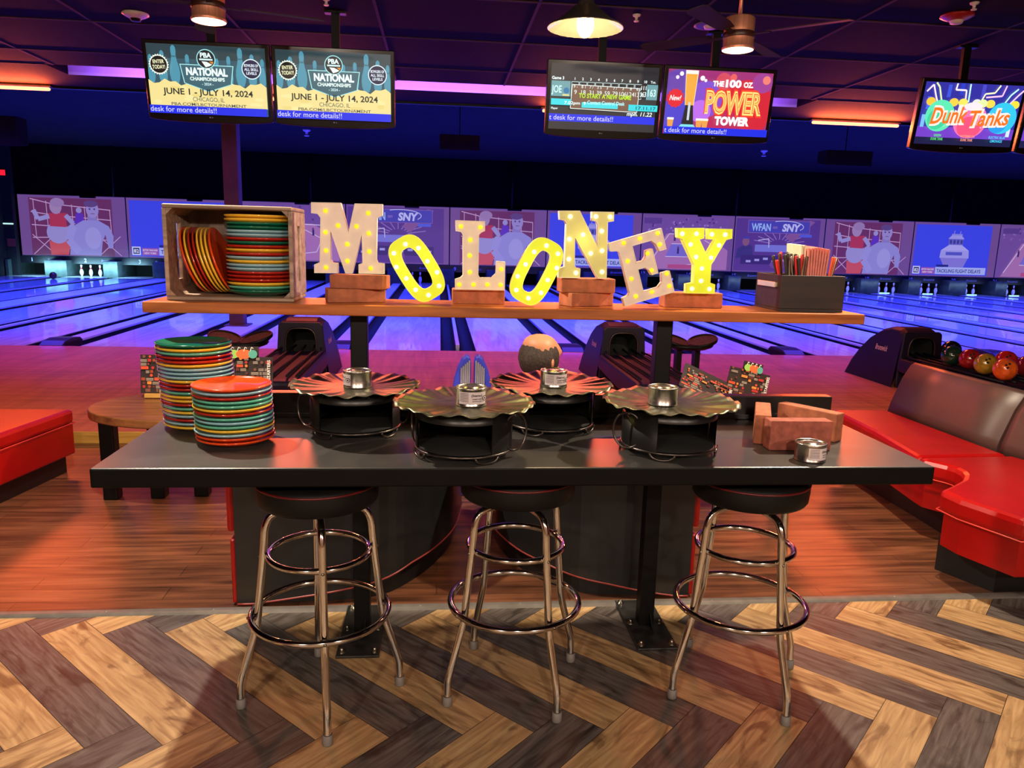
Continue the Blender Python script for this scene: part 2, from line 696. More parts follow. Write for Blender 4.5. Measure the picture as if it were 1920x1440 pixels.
# low ceiling with a long slot (cove) cut through it
CX0, CX1, CY0, CY1 = -4.65, 4.87, 10.02, 10.62
bm = newbm()
for x0, x1, y0, y1 in ((-14.5, 26.3, -4, CY0), (-14.5, 26.3, CY1, 11.55), (-14.5, CX0, CY0, CY1), (CX1, 26.3, CY0, CY1)):
    box(bm, x0, x1, y0, y1, CEIL, CEIL + 0.12)
struct('ceiling', bm, ceil_mat)
cove_mat = mat('pale_cove_plaster', (190, 180, 200), rough=0.8, var=0.05)
bm = newbm()
box(bm, CX0 - 0.05, CX1 + 0.05, CY1, CY1 + 0.03, CEIL + 0.121, CEIL + 0.55)
box(bm, CX0 - 0.05, CX1 + 0.05, CY0 - 0.03, CY0, CEIL + 0.121, CEIL + 0.55)
box(bm, CX0 - 0.05, CX0, CY0, CY1, CEIL + 0.121, CEIL + 0.55)
box(bm, CX1, CX1 + 0.05, CY0, CY1, CEIL + 0.121, CEIL + 0.55)
box(bm, CX0 - 0.05, CX1 + 0.05, CY0 - 0.03, CY1 + 0.03, CEIL + 0.55, CEIL + 0.58)
box(bm, CX0, CX1, CY1 - 0.004, CY1, CEIL, CEIL + 0.121)
struct('ceiling_cove', bm, cove_mat)
bm = newbm()
box(bm, -14.5, 26.3, 11.4, 28.9, HIGH, HIGH + 0.1)
box(bm, -14.5, 26.3, 11.50, 11.55, CEIL + 0.12, HIGH)
struct('ceiling_lanes', bm, high_mat)
# exposed T-bars of the tile grid
tbar = mat('painted_tbar', (70, 50, 46), rough=0.8, var=0.1, spec=0.1)
bm = newbm()
PT = 1.335
gx = 3.457 - 14 * PT
while gx < 26:
    box(bm, gx - 0.012, gx + 0.012, -3.9, CY0, CEIL - 0.006, CEIL)
    gx += PT
gy = 6.56 - 7 * PT
while gy < 9.9:
    box(bm, -14.2, 26, gy - 0.012, gy + 0.012, CEIL - 0.008, CEIL)
    gy += PT
box(bm, -14.2, CX0, CY0 - 0.012, CY0 + 0.012, CEIL - 0.008, CEIL)
box(bm, CX1, 26, CY0 - 0.012, CY0 + 0.012, CEIL - 0.008, CEIL)
struct('trim_3', bm, tbar)
bm = newbm()
box(bm, -14.2, 26, 11.50, 11.56, CEIL - 0.03, CEIL + 0.01)
struct('trim_4', bm, black_metal)

# lanes: x ranges of every lane, left to right (a roof column widens one gap)
LANES = []
for k in range(-4, 8):
    sh = -0.9 if k < -2 else -0.5 if k < -1 else 0.0
    a0, b0 = -1.06 + 3.42 * k, 0.55 + 3.42 * k
    if k == -1:
        LANES += [(a0 - 0.5, a0 + 0.59), (b0, b0 + 1.06)]
    else:
        LANES += [(a0 + sh, a0 + 1.09 + sh), (b0 + sh, b0 + 1.06 + sh)]
LANES = [(a, b) for a, b in LANES if a > -14.1 and b < 25.9]
gutter_mat = mat('dark_gutter', (12, 9, 9), rough=0.5, spec=0.12, var=0.2, scale=3)
cap_mat = mat('pale_lane_capping', (196, 192, 205), rough=0.3, var=0.06)
bm = newbm()
box(bm, -14.2, 26, YF, 28.6, -0.3, -0.12)
struct('floor_pit', bm, kick_black)
for a, b in LANES:
    bm = newbm()
    box(bm, a, b, YF + 0.004, 27.75, -0.1, ZA - 0.004)
    struct('bowling_lane', bm, lane_wood)
GAPS = [(-14.19, LANES[0][0])] + [(LANES[i][1], LANES[i + 1][0]) for i in range(len(LANES) - 1)] + [(LANES[-1][1], 25.99)]
for a, b in GAPS:
    g = min(0.235, (b - a) * 0.42)
    if b - a > 1.5:
        bm = newbm()
        box(bm, a, b, YF, 27.7, -0.1, ZA - 0.03)
        struct('lane_gutter', bm, gutter_mat)
        continue
    bm = newbm()
    for s0, s1 in ((a + 0.004, a + g), (b - g, b - 0.004)):
        c, w = (s0 + s1) / 2, (s1 - s0) / 2
        pts = [(s0, ZA - 0.012)] + [(c + w * 0.94 * math.cos(PI - PI * t / 10), ZA - 0.02 - 0.085 * math.sin(PI * t / 10)) for t in range(11)] + [(s1, ZA - 0.012), (s1, -0.11), (s0, -0.11)]
        prism(bm, pts, lambda x, z: (x, YF, z), lambda x, z: (x, 27.7, z))
    struct('lane_gutter', bm, gutter_mat)
    if b - a > 2 * g + 0.03:
        bm = newbm()
        box(bm, a + g + 0.012, b - g - 0.012, YF + 0.55, 26.4, -0.1, ZA + 0.018, bev=0.008)
        struct('lane_capping', bm, cap_mat)
        bm = newbm()
        m = (a + b) / 2
        hw = (b - a) / 2 - g + 0.02
        pts = [(YF - 0.02, ZA), (YF + 0.1, ZA + 0.06), (YF + 0.3, ZA + 0.075), (YF + 0.55, ZA + 0.06), (YF + 0.62, ZA + 0.02), (YF + 0.62, 0.0), (YF - 0.02, 0.0)]
        if hw > 0.12:
            prism(bm, pts, lambda y, z: (m - hw, y, z), lambda y, z: (m + hw, y, z))
            struct('capping_hood', bm, mat('dark_brown_plastic', (48, 26, 22), rough=0.3), bevel=0.015)
# pit: side walls (kickbacks), curtain, number band
kick_mat = mat('grey_green_kickback', (54, 66, 62), rough=0.6, var=0.3, scale=6)
curtain = mat('black_pit_curtain', (12, 12, 14), rough=0.9)
for a, b in GAPS:
    if b - a > 1.5:
        continue
    bm = newbm()
    box(bm, a + 0.03, b - 0.03, 26.75, 28.55, -0.1, 0.62, bev=0.01)
    struct('pin_deck_divider', bm, kick_mat)
bm = newbm()
box(bm, -14.2, 26, 28.4, 28.5, -0.1, 0.8)
struct('trim_5', bm, curtain)
bm = newbm()
box(bm, -13.9, 26, YM - 0.05, YM + 0.25, 0.50, 0.735)
band = struct('trim_6', bm, mat('black_number_band', (16, 12, 20), rough=0.4))
NUMX = {1: -13.52, 2: -11.82, 3: -10.07, 4: -8.35, 5: -6.62, 6: -4.85, 7: -3.0, 8: -1.2, 9: 0.55, 10: 2.2, 11: 3.9, 12: 5.6, 13: 7.3, 14: 8.98, 15: 10.68,
        16: 12.38, 17: 14.08, 18: 15.78, 19: 17.49, 20: 19.18, 21: 20.83, 22: 22.5}
for n_, nx in NUMX.items():
    F = Flat(lambda u, v, l: (u, YM - 0.056 - l, v), lit=0.0)
    F.text(str(n_), nx, 0.555, 0.13, (205, 200, 215), bold=0.02)
    o = F.build('lane_number', band, world=False)
    F = Flat(lambda u, v, l: (u, YM - 0.056 - l, v), lit=0.0)
    F.text('Brunswick', nx + 0.72, 0.585, 0.075, (150, 140, 170), shear=0.3, bold=0.01)
    F.build('brand_script', band, world=False)
# black wall above the masks with thin hanger rods
bm = newbm()
box(bm, -14.2, 26, YM + 0.06, YM + 0.2, 2.74, HIGH)
struct('trim_7', bm, mat('black_valance', (6, 5, 7), rough=0.95, spec=0.05))
bm = newbm()
for rx in (-10.75, -4.35, 2.5, 10.55, 18.7):
    tube(bm, [(rx, YM - 0.1, 2.74), (rx, YM - 0.1, HIGH)], 0.035, 8)
struct('trim_8', bm, black_metal)
# dark rust-brown roof column in the widened gap between the lanes
bm = newbm()
box(bm, -3.60, -3.36, 13.55, 13.79, -0.1, HIGH)
box(bm, -3.68, -3.28, 13.47, 13.87, 0.05, 0.135, bev=0.01)
struct('column', bm, mat('rust_brown_column_paint', (84, 40, 14), rough=0.6, var=0.2, scale=4))

# ------------------------------------------------------------------ projection masks
MV = (112, 76, 146)      # unlit projector mauve


def mask(x0, x1, kind, label):
    t = thing('projection_mask', label, 'projection screen', ((x0 + x1) / 2, YM, 0.735), group='projection masks above the pins')
    bm = newbm()
    box(bm, x0 + 0.012, x1 - 0.012, YM - 0.02, YM + 0.05, 0.737, 2.735, bev=0.004)
    obj('screen_board', bm, mat('grey_screen_board', (90, 86, 96), rough=0.8), t)
    bm = newbm()
    box(bm, x0 + 2.0, x0 + 2.5, YM - 0.12, YM - 0.03, 2.66, 2.735, bev=0.02)
    obj('sensor_bar', bm, black_metal, t)
    w = x1 - x0
    F = Flat(lambda u, v, l: (x0 + u, YM - 0.023 - l * 3, 0.737 + v), lit=0.85)
    F.rect(0.02, 0.02, w - 0.02, 1.98, MV)
    if kind == 'ring':
        F.rect(0.35, 0.03, w - 0.45, 1.9, (104, 48, 98))
        rope = (188, 150, 206)
        for k in range(4):
            F.line([(0.4, 1.86 - 0.42 * k), (1.1, 1.7 - 0.36 * k), (w - 0.5, 1.55 - 0.33 * k)], 0.03, rope)
        for k in range(7):
            F.line([(0.5 + 0.4 * k, 1.85 - 0.05 * k), (0.52 + 0.4 * k, 0.6)], 0.022, rope)
        for k in range(4):
            F.line([(0.4 + 0.7 * k, 0.7), (1.1 + 0.7 * k, 0.05)], 0.025, rope)
            F.line([(1.1 + 0.7 * k, 0.7), (0.4 + 0.7 * k, 0.05)], 0.025, rope)
        sk = (150, 140, 210)
        # far figure in red top and orange trunks
        F.poly([(0.95, 0.05), (1.5, 0.05), (1.62, 0.55), (0.92, 0.5)], (196, 78, 90))
        F.disc(1.22, 0.78, 0.36, sk, 0.36)
        F.poly([(0.98, 0.98), (1.5, 0.96), (1.52, 1.42), (0.96, 1.4)], (170, 52, 84))
        F.disc(1.2, 1.62, 0.19, (158, 128, 182), 0.24)
        F.disc(1.26, 1.75, 0.22, (150, 120, 180), 0.15)
        F.line([(0.98, 1.3), (0.62, 1.2), (0.5, 1.5)], 0.14, sk)
        F.line([(1.5, 1.35), (1.75, 1.05), (1.5, 0.85)], 0.15, sk)
        F.poly([(1.75, 1.1), (2.1, 1.05), (2.05, 1.42), (1.85, 1.45)], (92, 50, 190))
        F.disc(1.93, 1.52, 0.09, sk)
        # near figure, bare chested
        F.poly([(1.55, 0.05), (1.62, 0.6), (1.75, 1.02), (2.05, 1.2), (2.5, 1.22), (2.85, 1.02), (2.98, 0.7), (2.95, 0.3), (2.8, 0.3), (2.72, 0.75), (2.62, 0.5), (2.55, 0.05)], (142, 134, 214))
        F.line([(1.72, 1.0), (1.55, 0.55), (1.85, 0.15)], 0.24, (150, 142, 220))
        F.disc(2.33, 0.62, 0.26, (156, 148, 222), 0.36)
        F.poly([(2.18, 1.2), (2.5, 1.2), (2.48, 1.38), (2.2, 1.38)], (134, 118, 196))
        F.disc(2.36, 1.55, 0.2, (148, 132, 206), 0.27)
        F.disc(2.32, 1.74, 0.22, (92, 66, 132), 0.11)
        F.disc(2.28, 1.57, 0.03, (80, 60, 120))
        F.disc(2.43, 1.57, 0.03, (80, 60, 120))
        F.rect(2.3, 1.41, 2.43, 1.43, (96, 66, 120))
    elif kind == 'news':
        F.rect(0.1, 0.06, w - 0.32, 1.9, (62, 70, 236))
        tw = (156, 150, 236)
        cx = w * 0.5
        F.poly([(cx - 0.35, 0.35), (cx + 0.4, 0.35), (cx + 0.55, 0.7), (cx - 0.55, 0.7)], (130, 118, 218))
        F.poly([(cx - 0.58, 0.7), (cx + 0.58, 0.7), (cx + 0.55, 0.98), (cx - 0.55, 0.98)], tw)
        F.rect(cx - 0.35, 0.8, cx + 0.3, 0.92, (84, 84, 200))
        F.poly([(cx - 0.55, 0.98), (cx + 0.55, 0.98), (cx + 0.25, 1.18), (cx - 0.25, 1.18)], (170, 164, 242))
        F.rect(cx - 0.28, 1.18, cx + 0.28, 1.4, (104, 100, 206))
        for k in range(4):
            F.rect(cx - 0.25 + 0.14 * k, 1.22, cx - 0.16 + 0.14 * k, 1.36, (60, 60, 150))
        F.poly([(cx - 0.32, 1.4), (cx + 0.32, 1.4), (cx + 0.2, 1.52), (cx - 0.2, 1.52)], tw)
        F.rect(cx - 0.2, 1.52, cx + 0.22, 1.58, (140, 136, 226))
        F.line([(cx - 0.12, 1.58), (cx - 0.1, 1.7)], 0.02, tw)
        F.line([(cx + 0.12, 1.58), (cx + 0.14, 1.68)], 0.02, tw)
        F.rect(0.12, 0.1, 0.4, 0.38, (200, 200, 246))
        F.rect(0.16, 0.14, 0.36, 0.34, (40, 44, 110))
        F.text('82', 0.26, 0.18, 0.12, (220, 220, 250))
        F.rect(0.45, 0.1, 0.98, 0.34, (150, 84, 178))
        F.text('BETTER THAN EVER', 0.71, 0.24, 0.06, (226, 210, 245), width=0.48)
        F.text('NEW YORK', 0.71, 0.14, 0.06, (226, 210, 245), width=0.4)
        F.rect(1.0, 0.1, w - 0.4, 0.36, (164, 172, 246))
        F.text('TACKLING FLIGHT DELAYS', 1.06, 0.16, 0.13, (42, 40, 120), align='l', width=1.75)
        F.rect(1.02, 0.37, 1.5, 0.45, (40, 40, 130))
    elif kind == 'court':
        F.rect(0.04, 0.06, w - 0.2, 1.9, (112, 76, 158))
        for k in range(40):
            rx, ry = random.uniform(0.1, w - 0.4), random.uniform(1.4, 1.85)
            F.disc(rx, ry, 0.04, random.choice([(150, 120, 200), (80, 50, 130), (130, 90, 180)]), n=6)
        F.poly([(0.2, 0.06), (w - 0.22, 0.06), (w - 0.22, 0.75), (w * 0.7, 1.3), (0.9, 1.3)], (164, 110, 176))
        F.poly([(0.9, 0.5), (2.1, 0.5), (2.0, 0.95), (1.1, 0.95)], (120, 104, 206))
        ln = (206, 186, 236)
        F.line([(0.3, 0.2), (1.0, 1.3), (w - 0.5, 1.25)], 0.03, ln)
        F.line([(0.9, 0.5), (2.1, 0.5), (2.0, 0.95), (1.1, 0.95)], 0.025, ln)
        F.line([(1.6, 0.2), (2.7, 0.35), (2.9, 0.8), (2.3, 1.1)], 0.025, ln)
        for px_, py_ in ((0.8, 0.8), (1.35, 0.6), (1.9, 0.75), (2.3, 0.5), (2.6, 0.9), (1.2, 1.05)):
            F.rect(px_ - 0.03, py_, px_ + 0.04, py_ + 0.2, (60, 40, 110))
            F.disc(px_, py_ + 0.23, 0.035, (90, 60, 120), n=8)
        F.rect(0.06, 1.64, 0.7, 1.84, (90, 60, 140))
        F.rect(1.0, 0.08, 2.3, 0.22, (176, 74, 130))
    else:
        F.rect(0.06, 0.06, w - 0.2, 1.92, (86, 54, 140))
        for k in range(9):
            a = PI * (0.1 + 0.1 * k)
            F.line([(w / 2 + 0.35 * math.cos(a), 1.0 + 0.2 * math.sin(a)), (w / 2 + 1.0 * math.cos(a), 1.0 + 0.5 * math.sin(a))], 0.03, (140, 110, 190))
        F.poly([(2.2, 1.1), (3.0, 1.85), (2.8, 1.9), (1.9, 1.3)], (128, 82, 150))
        F.rect(0.5, 1.42, w - 0.6, 1.86, (72, 66, 178))
        F.line([(0.5, 1.42), (w - 0.6, 1.42), (w - 0.6, 1.86), (0.5, 1.86), (0.5, 1.42)], 0.02, (130, 90, 170))
        F.text('WFAN', 0.98, 1.5, 0.26, (150, 180, 250), width=0.72, bold=0.03)
        F.text('on', 1.5, 1.58, 0.12, (140, 110, 190))
        F.text('SNY', 2.12, 1.5, 0.26, (186, 186, 246), width=0.7, bold=0.045, shear=0.15)
        arc = [(1.85 + 0.72 * math.cos(PI * q / 14 - 0.6), 1.66 + 0.2 * math.sin(PI * q / 14 - 0.6)) for q in range(13)]
        F.line(arc, 0.025, (186, 186, 246))
        F.poly([(0.1, 0.5), (0.75, 0.55), (0.7, 0.95), (0.45, 1.0), (0.15, 0.85)], (60, 50, 120))
        F.disc(0.45, 1.1, 0.13, (128, 84, 120), 0.16)
        F.rect(0.35, 1.2, 0.58, 1.28, (70, 60, 170))
        F.rect(0.8, 0.75, 2.2, 1.0, (118, 116, 214))
        F.line([(0.9, 1.15), (1.3, 1.22), (1.32, 0.9)], 0.03, (190, 180, 236))
        F.rect(0.3, 0.3, 3.0, 0.62, (60, 40, 108))
        for k in range(8):
            F.rect(0.5 + 0.32 * k, 0.36 + 0.05 * (k % 3), 0.68 + 0.32 * k, 0.44 + 0.05 * (k % 3), (160, 150, 226))
        F.disc(1.7, 0.3, 0.3, (110, 70, 150), 0.16)
        F.rect(2.45, 1.3, 2.9, 1.4, (80, 90, 220))
    F.build('picture', t)


MB = [(-13.84, -10.42, 'ring'), (-10.42, -6.9, 'news'), (-6.9, -3.2, 'court'), (-3.2, 0.35, 'wfan'), (0.35, 3.76, 'ring'), (3.76, 7.17, 'news'),
      (7.17, 10.58, 'court'), (10.58, 13.99, 'wfan'), (13.99, 17.4, 'ring'), (17.4, 20.8, 'news'), (20.8, 24.2, 'court')]
ML = ['projection mask at the far left showing two bare-chested men behind ropes',
      'projection mask behind the plate crate showing plain blue sky and a news caption',
      'projection mask hidden behind the crate with a basketball court',
      'projection mask behind the M and first O with a WFAN on SNY banner',
      'projection mask behind the L showing bare-chested men behind ropes',
      'projection mask behind the N showing blue sky and a news caption',
      'projection mask behind the E and Y showing a basketball court',
      'projection mask above the cutlery box side with a full WFAN on SNY banner',
      'projection mask right of the cutlery box showing bare-chested men behind ropes',
      'projection mask showing a control tower over TACKLING FLIGHT DELAYS, above lane 19',
      'projection mask cut by the right picture edge showing part of a basketball court']
for (a, b, k), l in zip(MB, ML):
    mask(a, b, k, l)

# ================================================================== the bar table
TZ = 1.000         # table top
SZ = 1.461         # shelf top
bar = thing('bar_table', 'long black bar table with an orange wooden shelf raised on two posts', 'table', (0.315, 2.75, 0))
bm = newbm()
box(bm, -1.07, 1.70, 2.372, 3.10, TZ - 0.064, TZ, bev=0.006)
top = obj('tabletop', bm, [charcoal, black], bar)
for p in top.data.polygons:
    p.material_index = 0 if p.normal.z > 0.5 else 1
bm = newbm()
box(bm, -1.06, 1.69, 3.075, 3.135, TZ + 0.001, TZ + 0.098, bev=0.004)
box(bm, -1.06, 1.69, 3.055, 3.0745, TZ + 0.001, TZ + 0.022, bev=0.003)
obj('upstand', bm, mat('black_upstand', (20, 16, 17), rough=0.3), bar)
for px in (-0.3247, 0.9547):
    bm = newbm()
    box(bm, px - 0.034, px + 0.034, 3.1455, 3.2135, 0.012, SZ - 0.042, bev=0.004)
    obj('post', bm, black_metal, bar)
    bm = newbm()
    box(bm, px - 0.09, px + 0.09, 2.945, 3.395, 0.0005, 0.012, bev=0.003)
    pl = obj('base_plate', bm, mat('worn_black_plate', (44, 43, 42), rough=0.42, var=0.4, scale=22, metal=0.3), bar)
    for bx in (-0.068, 0.068):
        for by in (2.98, 3.17, 3.365):
            bm = newbm()
            lathe(bm, [(0, 0.03), (0.006, 0.03), (0.008, 0.027), (0.008, 0.02), (0.013, 0.02), (0.013, 0.014), (0.017, 0.013), (0.017, 0.0122)], 8, (px + bx, by, 0))
            obj('bolt', bm, steel, pl)
    bm = newbm()
    prism(bm, [(3.1455, 0.0125), (3.085, 0.0125), (3.1455, 0.075)], lambda y, z: (px + 0.012, y, z), lambda y, z: (px + 0.018, y, z))
    obj('gusset', bm, black_metal, bar)
    bm = newbm()
    box(bm, px + 0.0345, px + 0.085, 3.10, 3.19, 0.845, TZ - 0.065, bev=0.004)
    obj('bracket', bm, black_metal, bar)
bm = newbm()
box(bm, -1.115, 1.753, 3.00, 3.33, SZ - 0.042, SZ, bev=0.005)
obj('shelf', bm, shelf_wood, bar)

# ------------------------------------------------------------------ stools
ST = [(-0.428, 2.69, -78.5, 'left chrome bar stool with a round black seat, nearest the plate stacks'),
      (0.302, 2.745, -61.5, 'middle chrome bar stool with a round black seat under the table'),
      (1.191, 2.70, -71.8, 'right chrome bar stool with a round black seat, nearest the bricks')]


def make_stool(loc, ang, label):
    t = thing('bar_stool', label, 'stool', loc, R(ang), 'chrome bar stools at the table')
    bm = newbm()
    lathe(bm, [(0, 0.782), (0.17, 0.782), (0.206, 0.786), (0.214, 0.797), (0.217, 0.83), (0.217, 0.855), (0.2165, 0.860), (0.208, 0.874), (0.17, 0.884), (0.09, 0.889), (0, 0.890)], 56)
    s = obj('seat', bm, vinyl_black, t, world=False)
    bm = newbm()
    tube(bm, circle_pts(0, 0, 0.860, 0.2155, 56), 0.0042, 6, closed=True)
    obj('piping', bm, piping_red, s, world=False)
    bm = newbm()
    lathe(bm, [(0, 0.7815), (0.10, 0.7815), (0.10, 0.768), (0.05, 0.764), (0, 0.764)], 24)
    obj('swivel_plate', bm, black_metal, t, world=False)
    rad = [(0.05, 0.752), (0.12, 0.750), (0.165, 0.735), (0.186, 0.695), (0.192, 0.64), (0.200, 0.56), (0.218, 0.40), (0.224, 0.345), (0.232, 0.30), (0.262, 0.20), (0.285, 0.125), (0.292, 0.09), (0.294, 0.03)]
    for k in range(4):
        a = k * PI / 2
        pts = smooth_path([(r * math.cos(a), r * math.sin(a), z) for r, z in rad], 4)
        bm = newbm()
        tube(bm, pts, 0.0138, 12)
        lg = obj('leg', bm, chrome, t, world=False)
        bm = newbm()
        lathe(bm, [(0, 0.0), (0.0175, 0.0), (0.019, 0.004), (0.018, 0.036), (0.0145, 0.038)], 16, (0.294 * math.cos(a), 0.294 * math.sin(a), 0))
        obj('foot_cap', bm, rubber_grey, lg, world=False)
        for r, z in ((0.2595, 0.352), (0.2105, 0.587)):
            bm = newbm()
            M = Matrix.Translation((r * math.cos(a), r * math.sin(a), z)) @ Matrix.Rotation(a, 4, 'Z') @ Matrix.Rotation(PI / 2, 4, 'Y')
            lathe(bm, [(0, 0.004), (0.004, 0.003), (0.006, 0.0), (0.006, -0.004)], 10, M=M)
            obj('screw', bm, steel, lg, world=False)
    bm = newbm()
    tube(bm, circle_pts(0, 0, 0.352, 0.2475, 64), 0.0125, 12, closed=True)
    obj('foot_ring', bm, chrome, t, world=False)
    bm = newbm()
    tube(bm, circle_pts(0, 0, 0.587, 0.180, 56), 0.0115, 12, closed=True)
    obj('upper_ring', bm, chrome, t, world=False)
    return t


st0 = make_stool((ST[0][0], ST[0][1], 0), ST[0][2], ST[0][3])
for x, y, a, l in ST[1:]:
    dup(st0, (x, y, 0), l, rot=(0, 0, R(a)))

# ------------------------------------------------------------------ plates
PLC = {'red': (176, 38, 26), 'orange': (226, 72, 22), 'yellow': (244, 194, 58), 'green': (12, 104, 78), 'turquoise': (96, 186, 160), 'blue': (146, 192, 206)}
PLM = {k: mat('ceramic_' + k, c, rough=0.16, var=0.05, coat=0.6, scale=9) for k, c in PLC.items()}
PR = 0.134


def plate_mesh():
    bm = newbm()
    prof = [(0, 0.004), (0.070, 0.004), (0.072, 0.0), (0.082, 0.0), (0.084, 0.004), (0.104, 0.008), (0.122, 0.014), (0.1315, 0.0195), (PR, 0.0225), (PR - 0.0008, 0.0255),
            (PR - 0.0035, 0.0265), (0.1275, 0.0240), (0.118, 0.0200), (0.102, 0.0145), (0.088, 0.0110), (0.078, 0.0100), (0, 0.0100)]
    lathe(bm, prof, 64)
    bmesh.ops.recalc_face_normals(bm, faces=bm.faces)
    me = bpy.data.meshes.new('plate')
    bm.to_mesh(me)
    bm.free()
    me.materials.append(PLM['red'])
    return me


PLATE = plate_mesh()
ORD = ['top', 'second', 'third', 'fourth', 'fifth', 'sixth', 'seventh', 'eighth', 'ninth', 'tenth', 'eleventh', 'twelfth', 'thirteenth', 'fourteenth', 'fifteenth',
       'sixteenth', 'seventeenth', 'eighteenth', 'nineteenth', 'twentieth', 'twenty-first', 'twenty-second']


def plate(color, M, label, group):
    o = bpy.data.objects.new('plate', PLATE)
    COL.objects.link(o)
    o.matrix_world = M
    o.material_slots[0].link = 'OBJECT'
    o.material_slots[0].material = PLM[color]
    return tag(o, label, 'plate', group)


def stack(colors, x, y, z, pitch, where, group, lean=(0, 0)):
    n = len(colors)
    for i, c in enumerate(colors):          # listed from the top down
        k = n - 1 - i
        rnd = random.Random(i * 7 + n)
        dx, dy = rnd.uniform(-0.0018, 0.0018) + lean[0] * k, rnd.uniform(-0.0015, 0.0015) + lean[1] * k
        pos = ORD[i] if i else 'top'
        lab = '%s plate, %s' % (c, ('the top one of ' + where) if i == 0 else ('the bottom one of ' + where) if k == 0 else (pos + ' from the top of ' + where))
        plate(c, Matrix.Translation((x + dx, y + dy, z + k * pitch)) @ Matrix.Rotation(rnd.uniform(0, 6), 4, 'Z'), lab, group)


T, G, Y_, Rd, O_, B = 'turquoise', 'green', 'yellow', 'red', 'orange', 'blue'
stack([G, Y_, T, Rd, Rd, Y_, B, B, B, Y_, Rd, Rd, T, Y_, Y_, Rd, T, Y_, B, Rd, B, Y_], -0.890, 2.918, TZ + 0.0005, 0.01425, 'the tall stack on the table', 'plates in the tall table stack', (-0.0009, 0))
stack([O_, B, Rd, T, T, Y_, Rd, T, B, T, Y_, B, O_, O_], -0.712, 2.70, TZ + 0.0005, 0.01415, 'the short orange-topped stack on the table', 'plates in the short table stack', (-0.0004, 0))

# ------------------------------------------------------------------ crate on the shelf
KX0, KX1, KY0, KY1, KZ0, KZ1 = -1.050, -0.566, 3.075, 3.362, SZ + 0.0005, SZ + 0.366
cr = thing('wooden_crate', 'grey weathered wooden crate on its side on the shelf, full of plates', 'crate', ((KX0 + KX1) / 2, 3.2, SZ))
th = 0.016
bm = newbm()
box(bm, KX0, KX1, KY0, KY1, KZ1 - th, KZ1, bev=0.006, segs=3)
obj('top_panel', bm, crate_wood, cr)
bm = newbm()
box(bm, KX0, KX1, KY0, KY1, KZ0, KZ0 + th, bev=0.006, segs=3)
obj('bottom_panel', bm, crate_wood, cr)
bm = newbm()
box(bm, KX0 + th, KX1 - th, KY1 - 0.012, KY1 - 0.001, KZ0 + th, KZ1 - th)
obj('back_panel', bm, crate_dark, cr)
for x0, x1 in ((KX0, KX0 + th), (KX1 - th, KX1)):
    bm = newbm()
    zs, ze, ys, ye = KZ0 + 0.075, KZ1 - 0.07, KY0 + 0.115, KY0 + 0.165
    a, b = KZ0 + th + 0.0005, KZ1 - th - 0.0005
    box(bm, x0, x1, KY0, ys, a, b, bev=0.003)
    box(bm, x0, x1, ye, KY1, a, b, bev=0.003)
    box(bm, x0 + 0.0005, x1 - 0.0005, ys, ye, a, zs)
    box(bm, x0 + 0.0005, x1 - 0.0005, ys, ye, ze, b)
    obj('side_panel', bm, crate_wood, cr)
bm = newbm()
for sx, x in ((1, KX0 + th), (-1, KX1 - th)):
    for sz, z in ((1, KZ0 + th), (-1, KZ1 - th)):
        prism(bm, [(x, z), (x + sx * 0.024, z), (x, z + sz * 0.024)], lambda u, v: (u, KY0 + 0.002, v), lambda u, v: (u, KY1 - 0.014, v))
obj('corner_block', bm, crate_wood, cr)
stack([Y_, Y_, G, G, B, B, Rd, G, Rd, Y_, Rd, B, Y_, B, B, Rd, Rd, Rd, Y_, T, G], -0.7195, 3.214, KZ0 + th + 0.0005, 0.01455, 'the stack inside the crate', 'plates stacked inside the crate')
LN = [O_, Y_, Rd, Rd, Y_, Y_, Y_, O_]
LNW = ['leftmost', 'second', 'third', 'fourth', 'fifth', 'sixth', 'seventh', 'rightmost']
for i, c in enumerate(LN):
    M = Matrix.Translation((-0.9840 + 0.0156 * i, 3.212, KZ0 + th + 0.1335)) @ Matrix.Rotation(R(73), 4, 'Y') @ Matrix.Rotation(i * 0.7, 4, 'Z') @ Matrix.Translation((0, 0, -0.012))
    plate(c, M, '%s plate tilted on edge in the crate, %s of the leaning row%s' % (c, LNW[i], '' if i in (0, 7) else ' from the left'), 'plates leaning inside the crate')

# ------------------------------------------------------------------ bricks


def brick(name_label, c, rz, size=(0.212, 0.100, 0.0545), m=None, upright=False, grp='bricks under the letters'):
    bm = newbm()
    L, D, H = size
    box(bm, -L / 2, L / 2, -D / 2, D / 2, 0, H, bev=0.004, segs=2)
    o = obj('brick', bm, m or brick_mat, None)
    o.location = c
    o.rotation_euler = (0, 0, R(rz))
    return tag(o, name_label, 'brick', grp)


BH = 0.0548
brick('brick lying on the shelf under the letter M, lower of two', (-0.338, 3.165, SZ + 0.0003), 14, (0.232, 0.10, 0.0545))
brick('brick on top of another brick, directly carrying the letter M', (-0.318, 3.160, SZ + 0.0003 + BH), -13, (0.222, 0.10, 0.0545))
brick('single brick under the letter L', (0.162, 3.195, SZ + 0.0003), 0, (0.216, 0.10, 0.0600))
brick('brick lying on the shelf under the letter N, lower of two', (0.617, 3.185, SZ + 0.0003), 24, (0.212, 0.10, 0.0560))
brick('brick on top of another brick, directly carrying the letter N', (0.612, 3.180, SZ + 0.0003 + 0.0563), 3, (0.228, 0.10, 0.0590))
brick('single brick under the letter Y, touching the foot of the E', (1.075, 3.205, SZ + 0.0003), -2, (0.250, 0.10, 0.0640))
brick('brick standing on edge at the left of the open triangle of bricks', (1.250, 2.775, TZ + 0.0003), 67, (0.250, 0.058, 0.112), brick_mat, grp='bricks on the table')
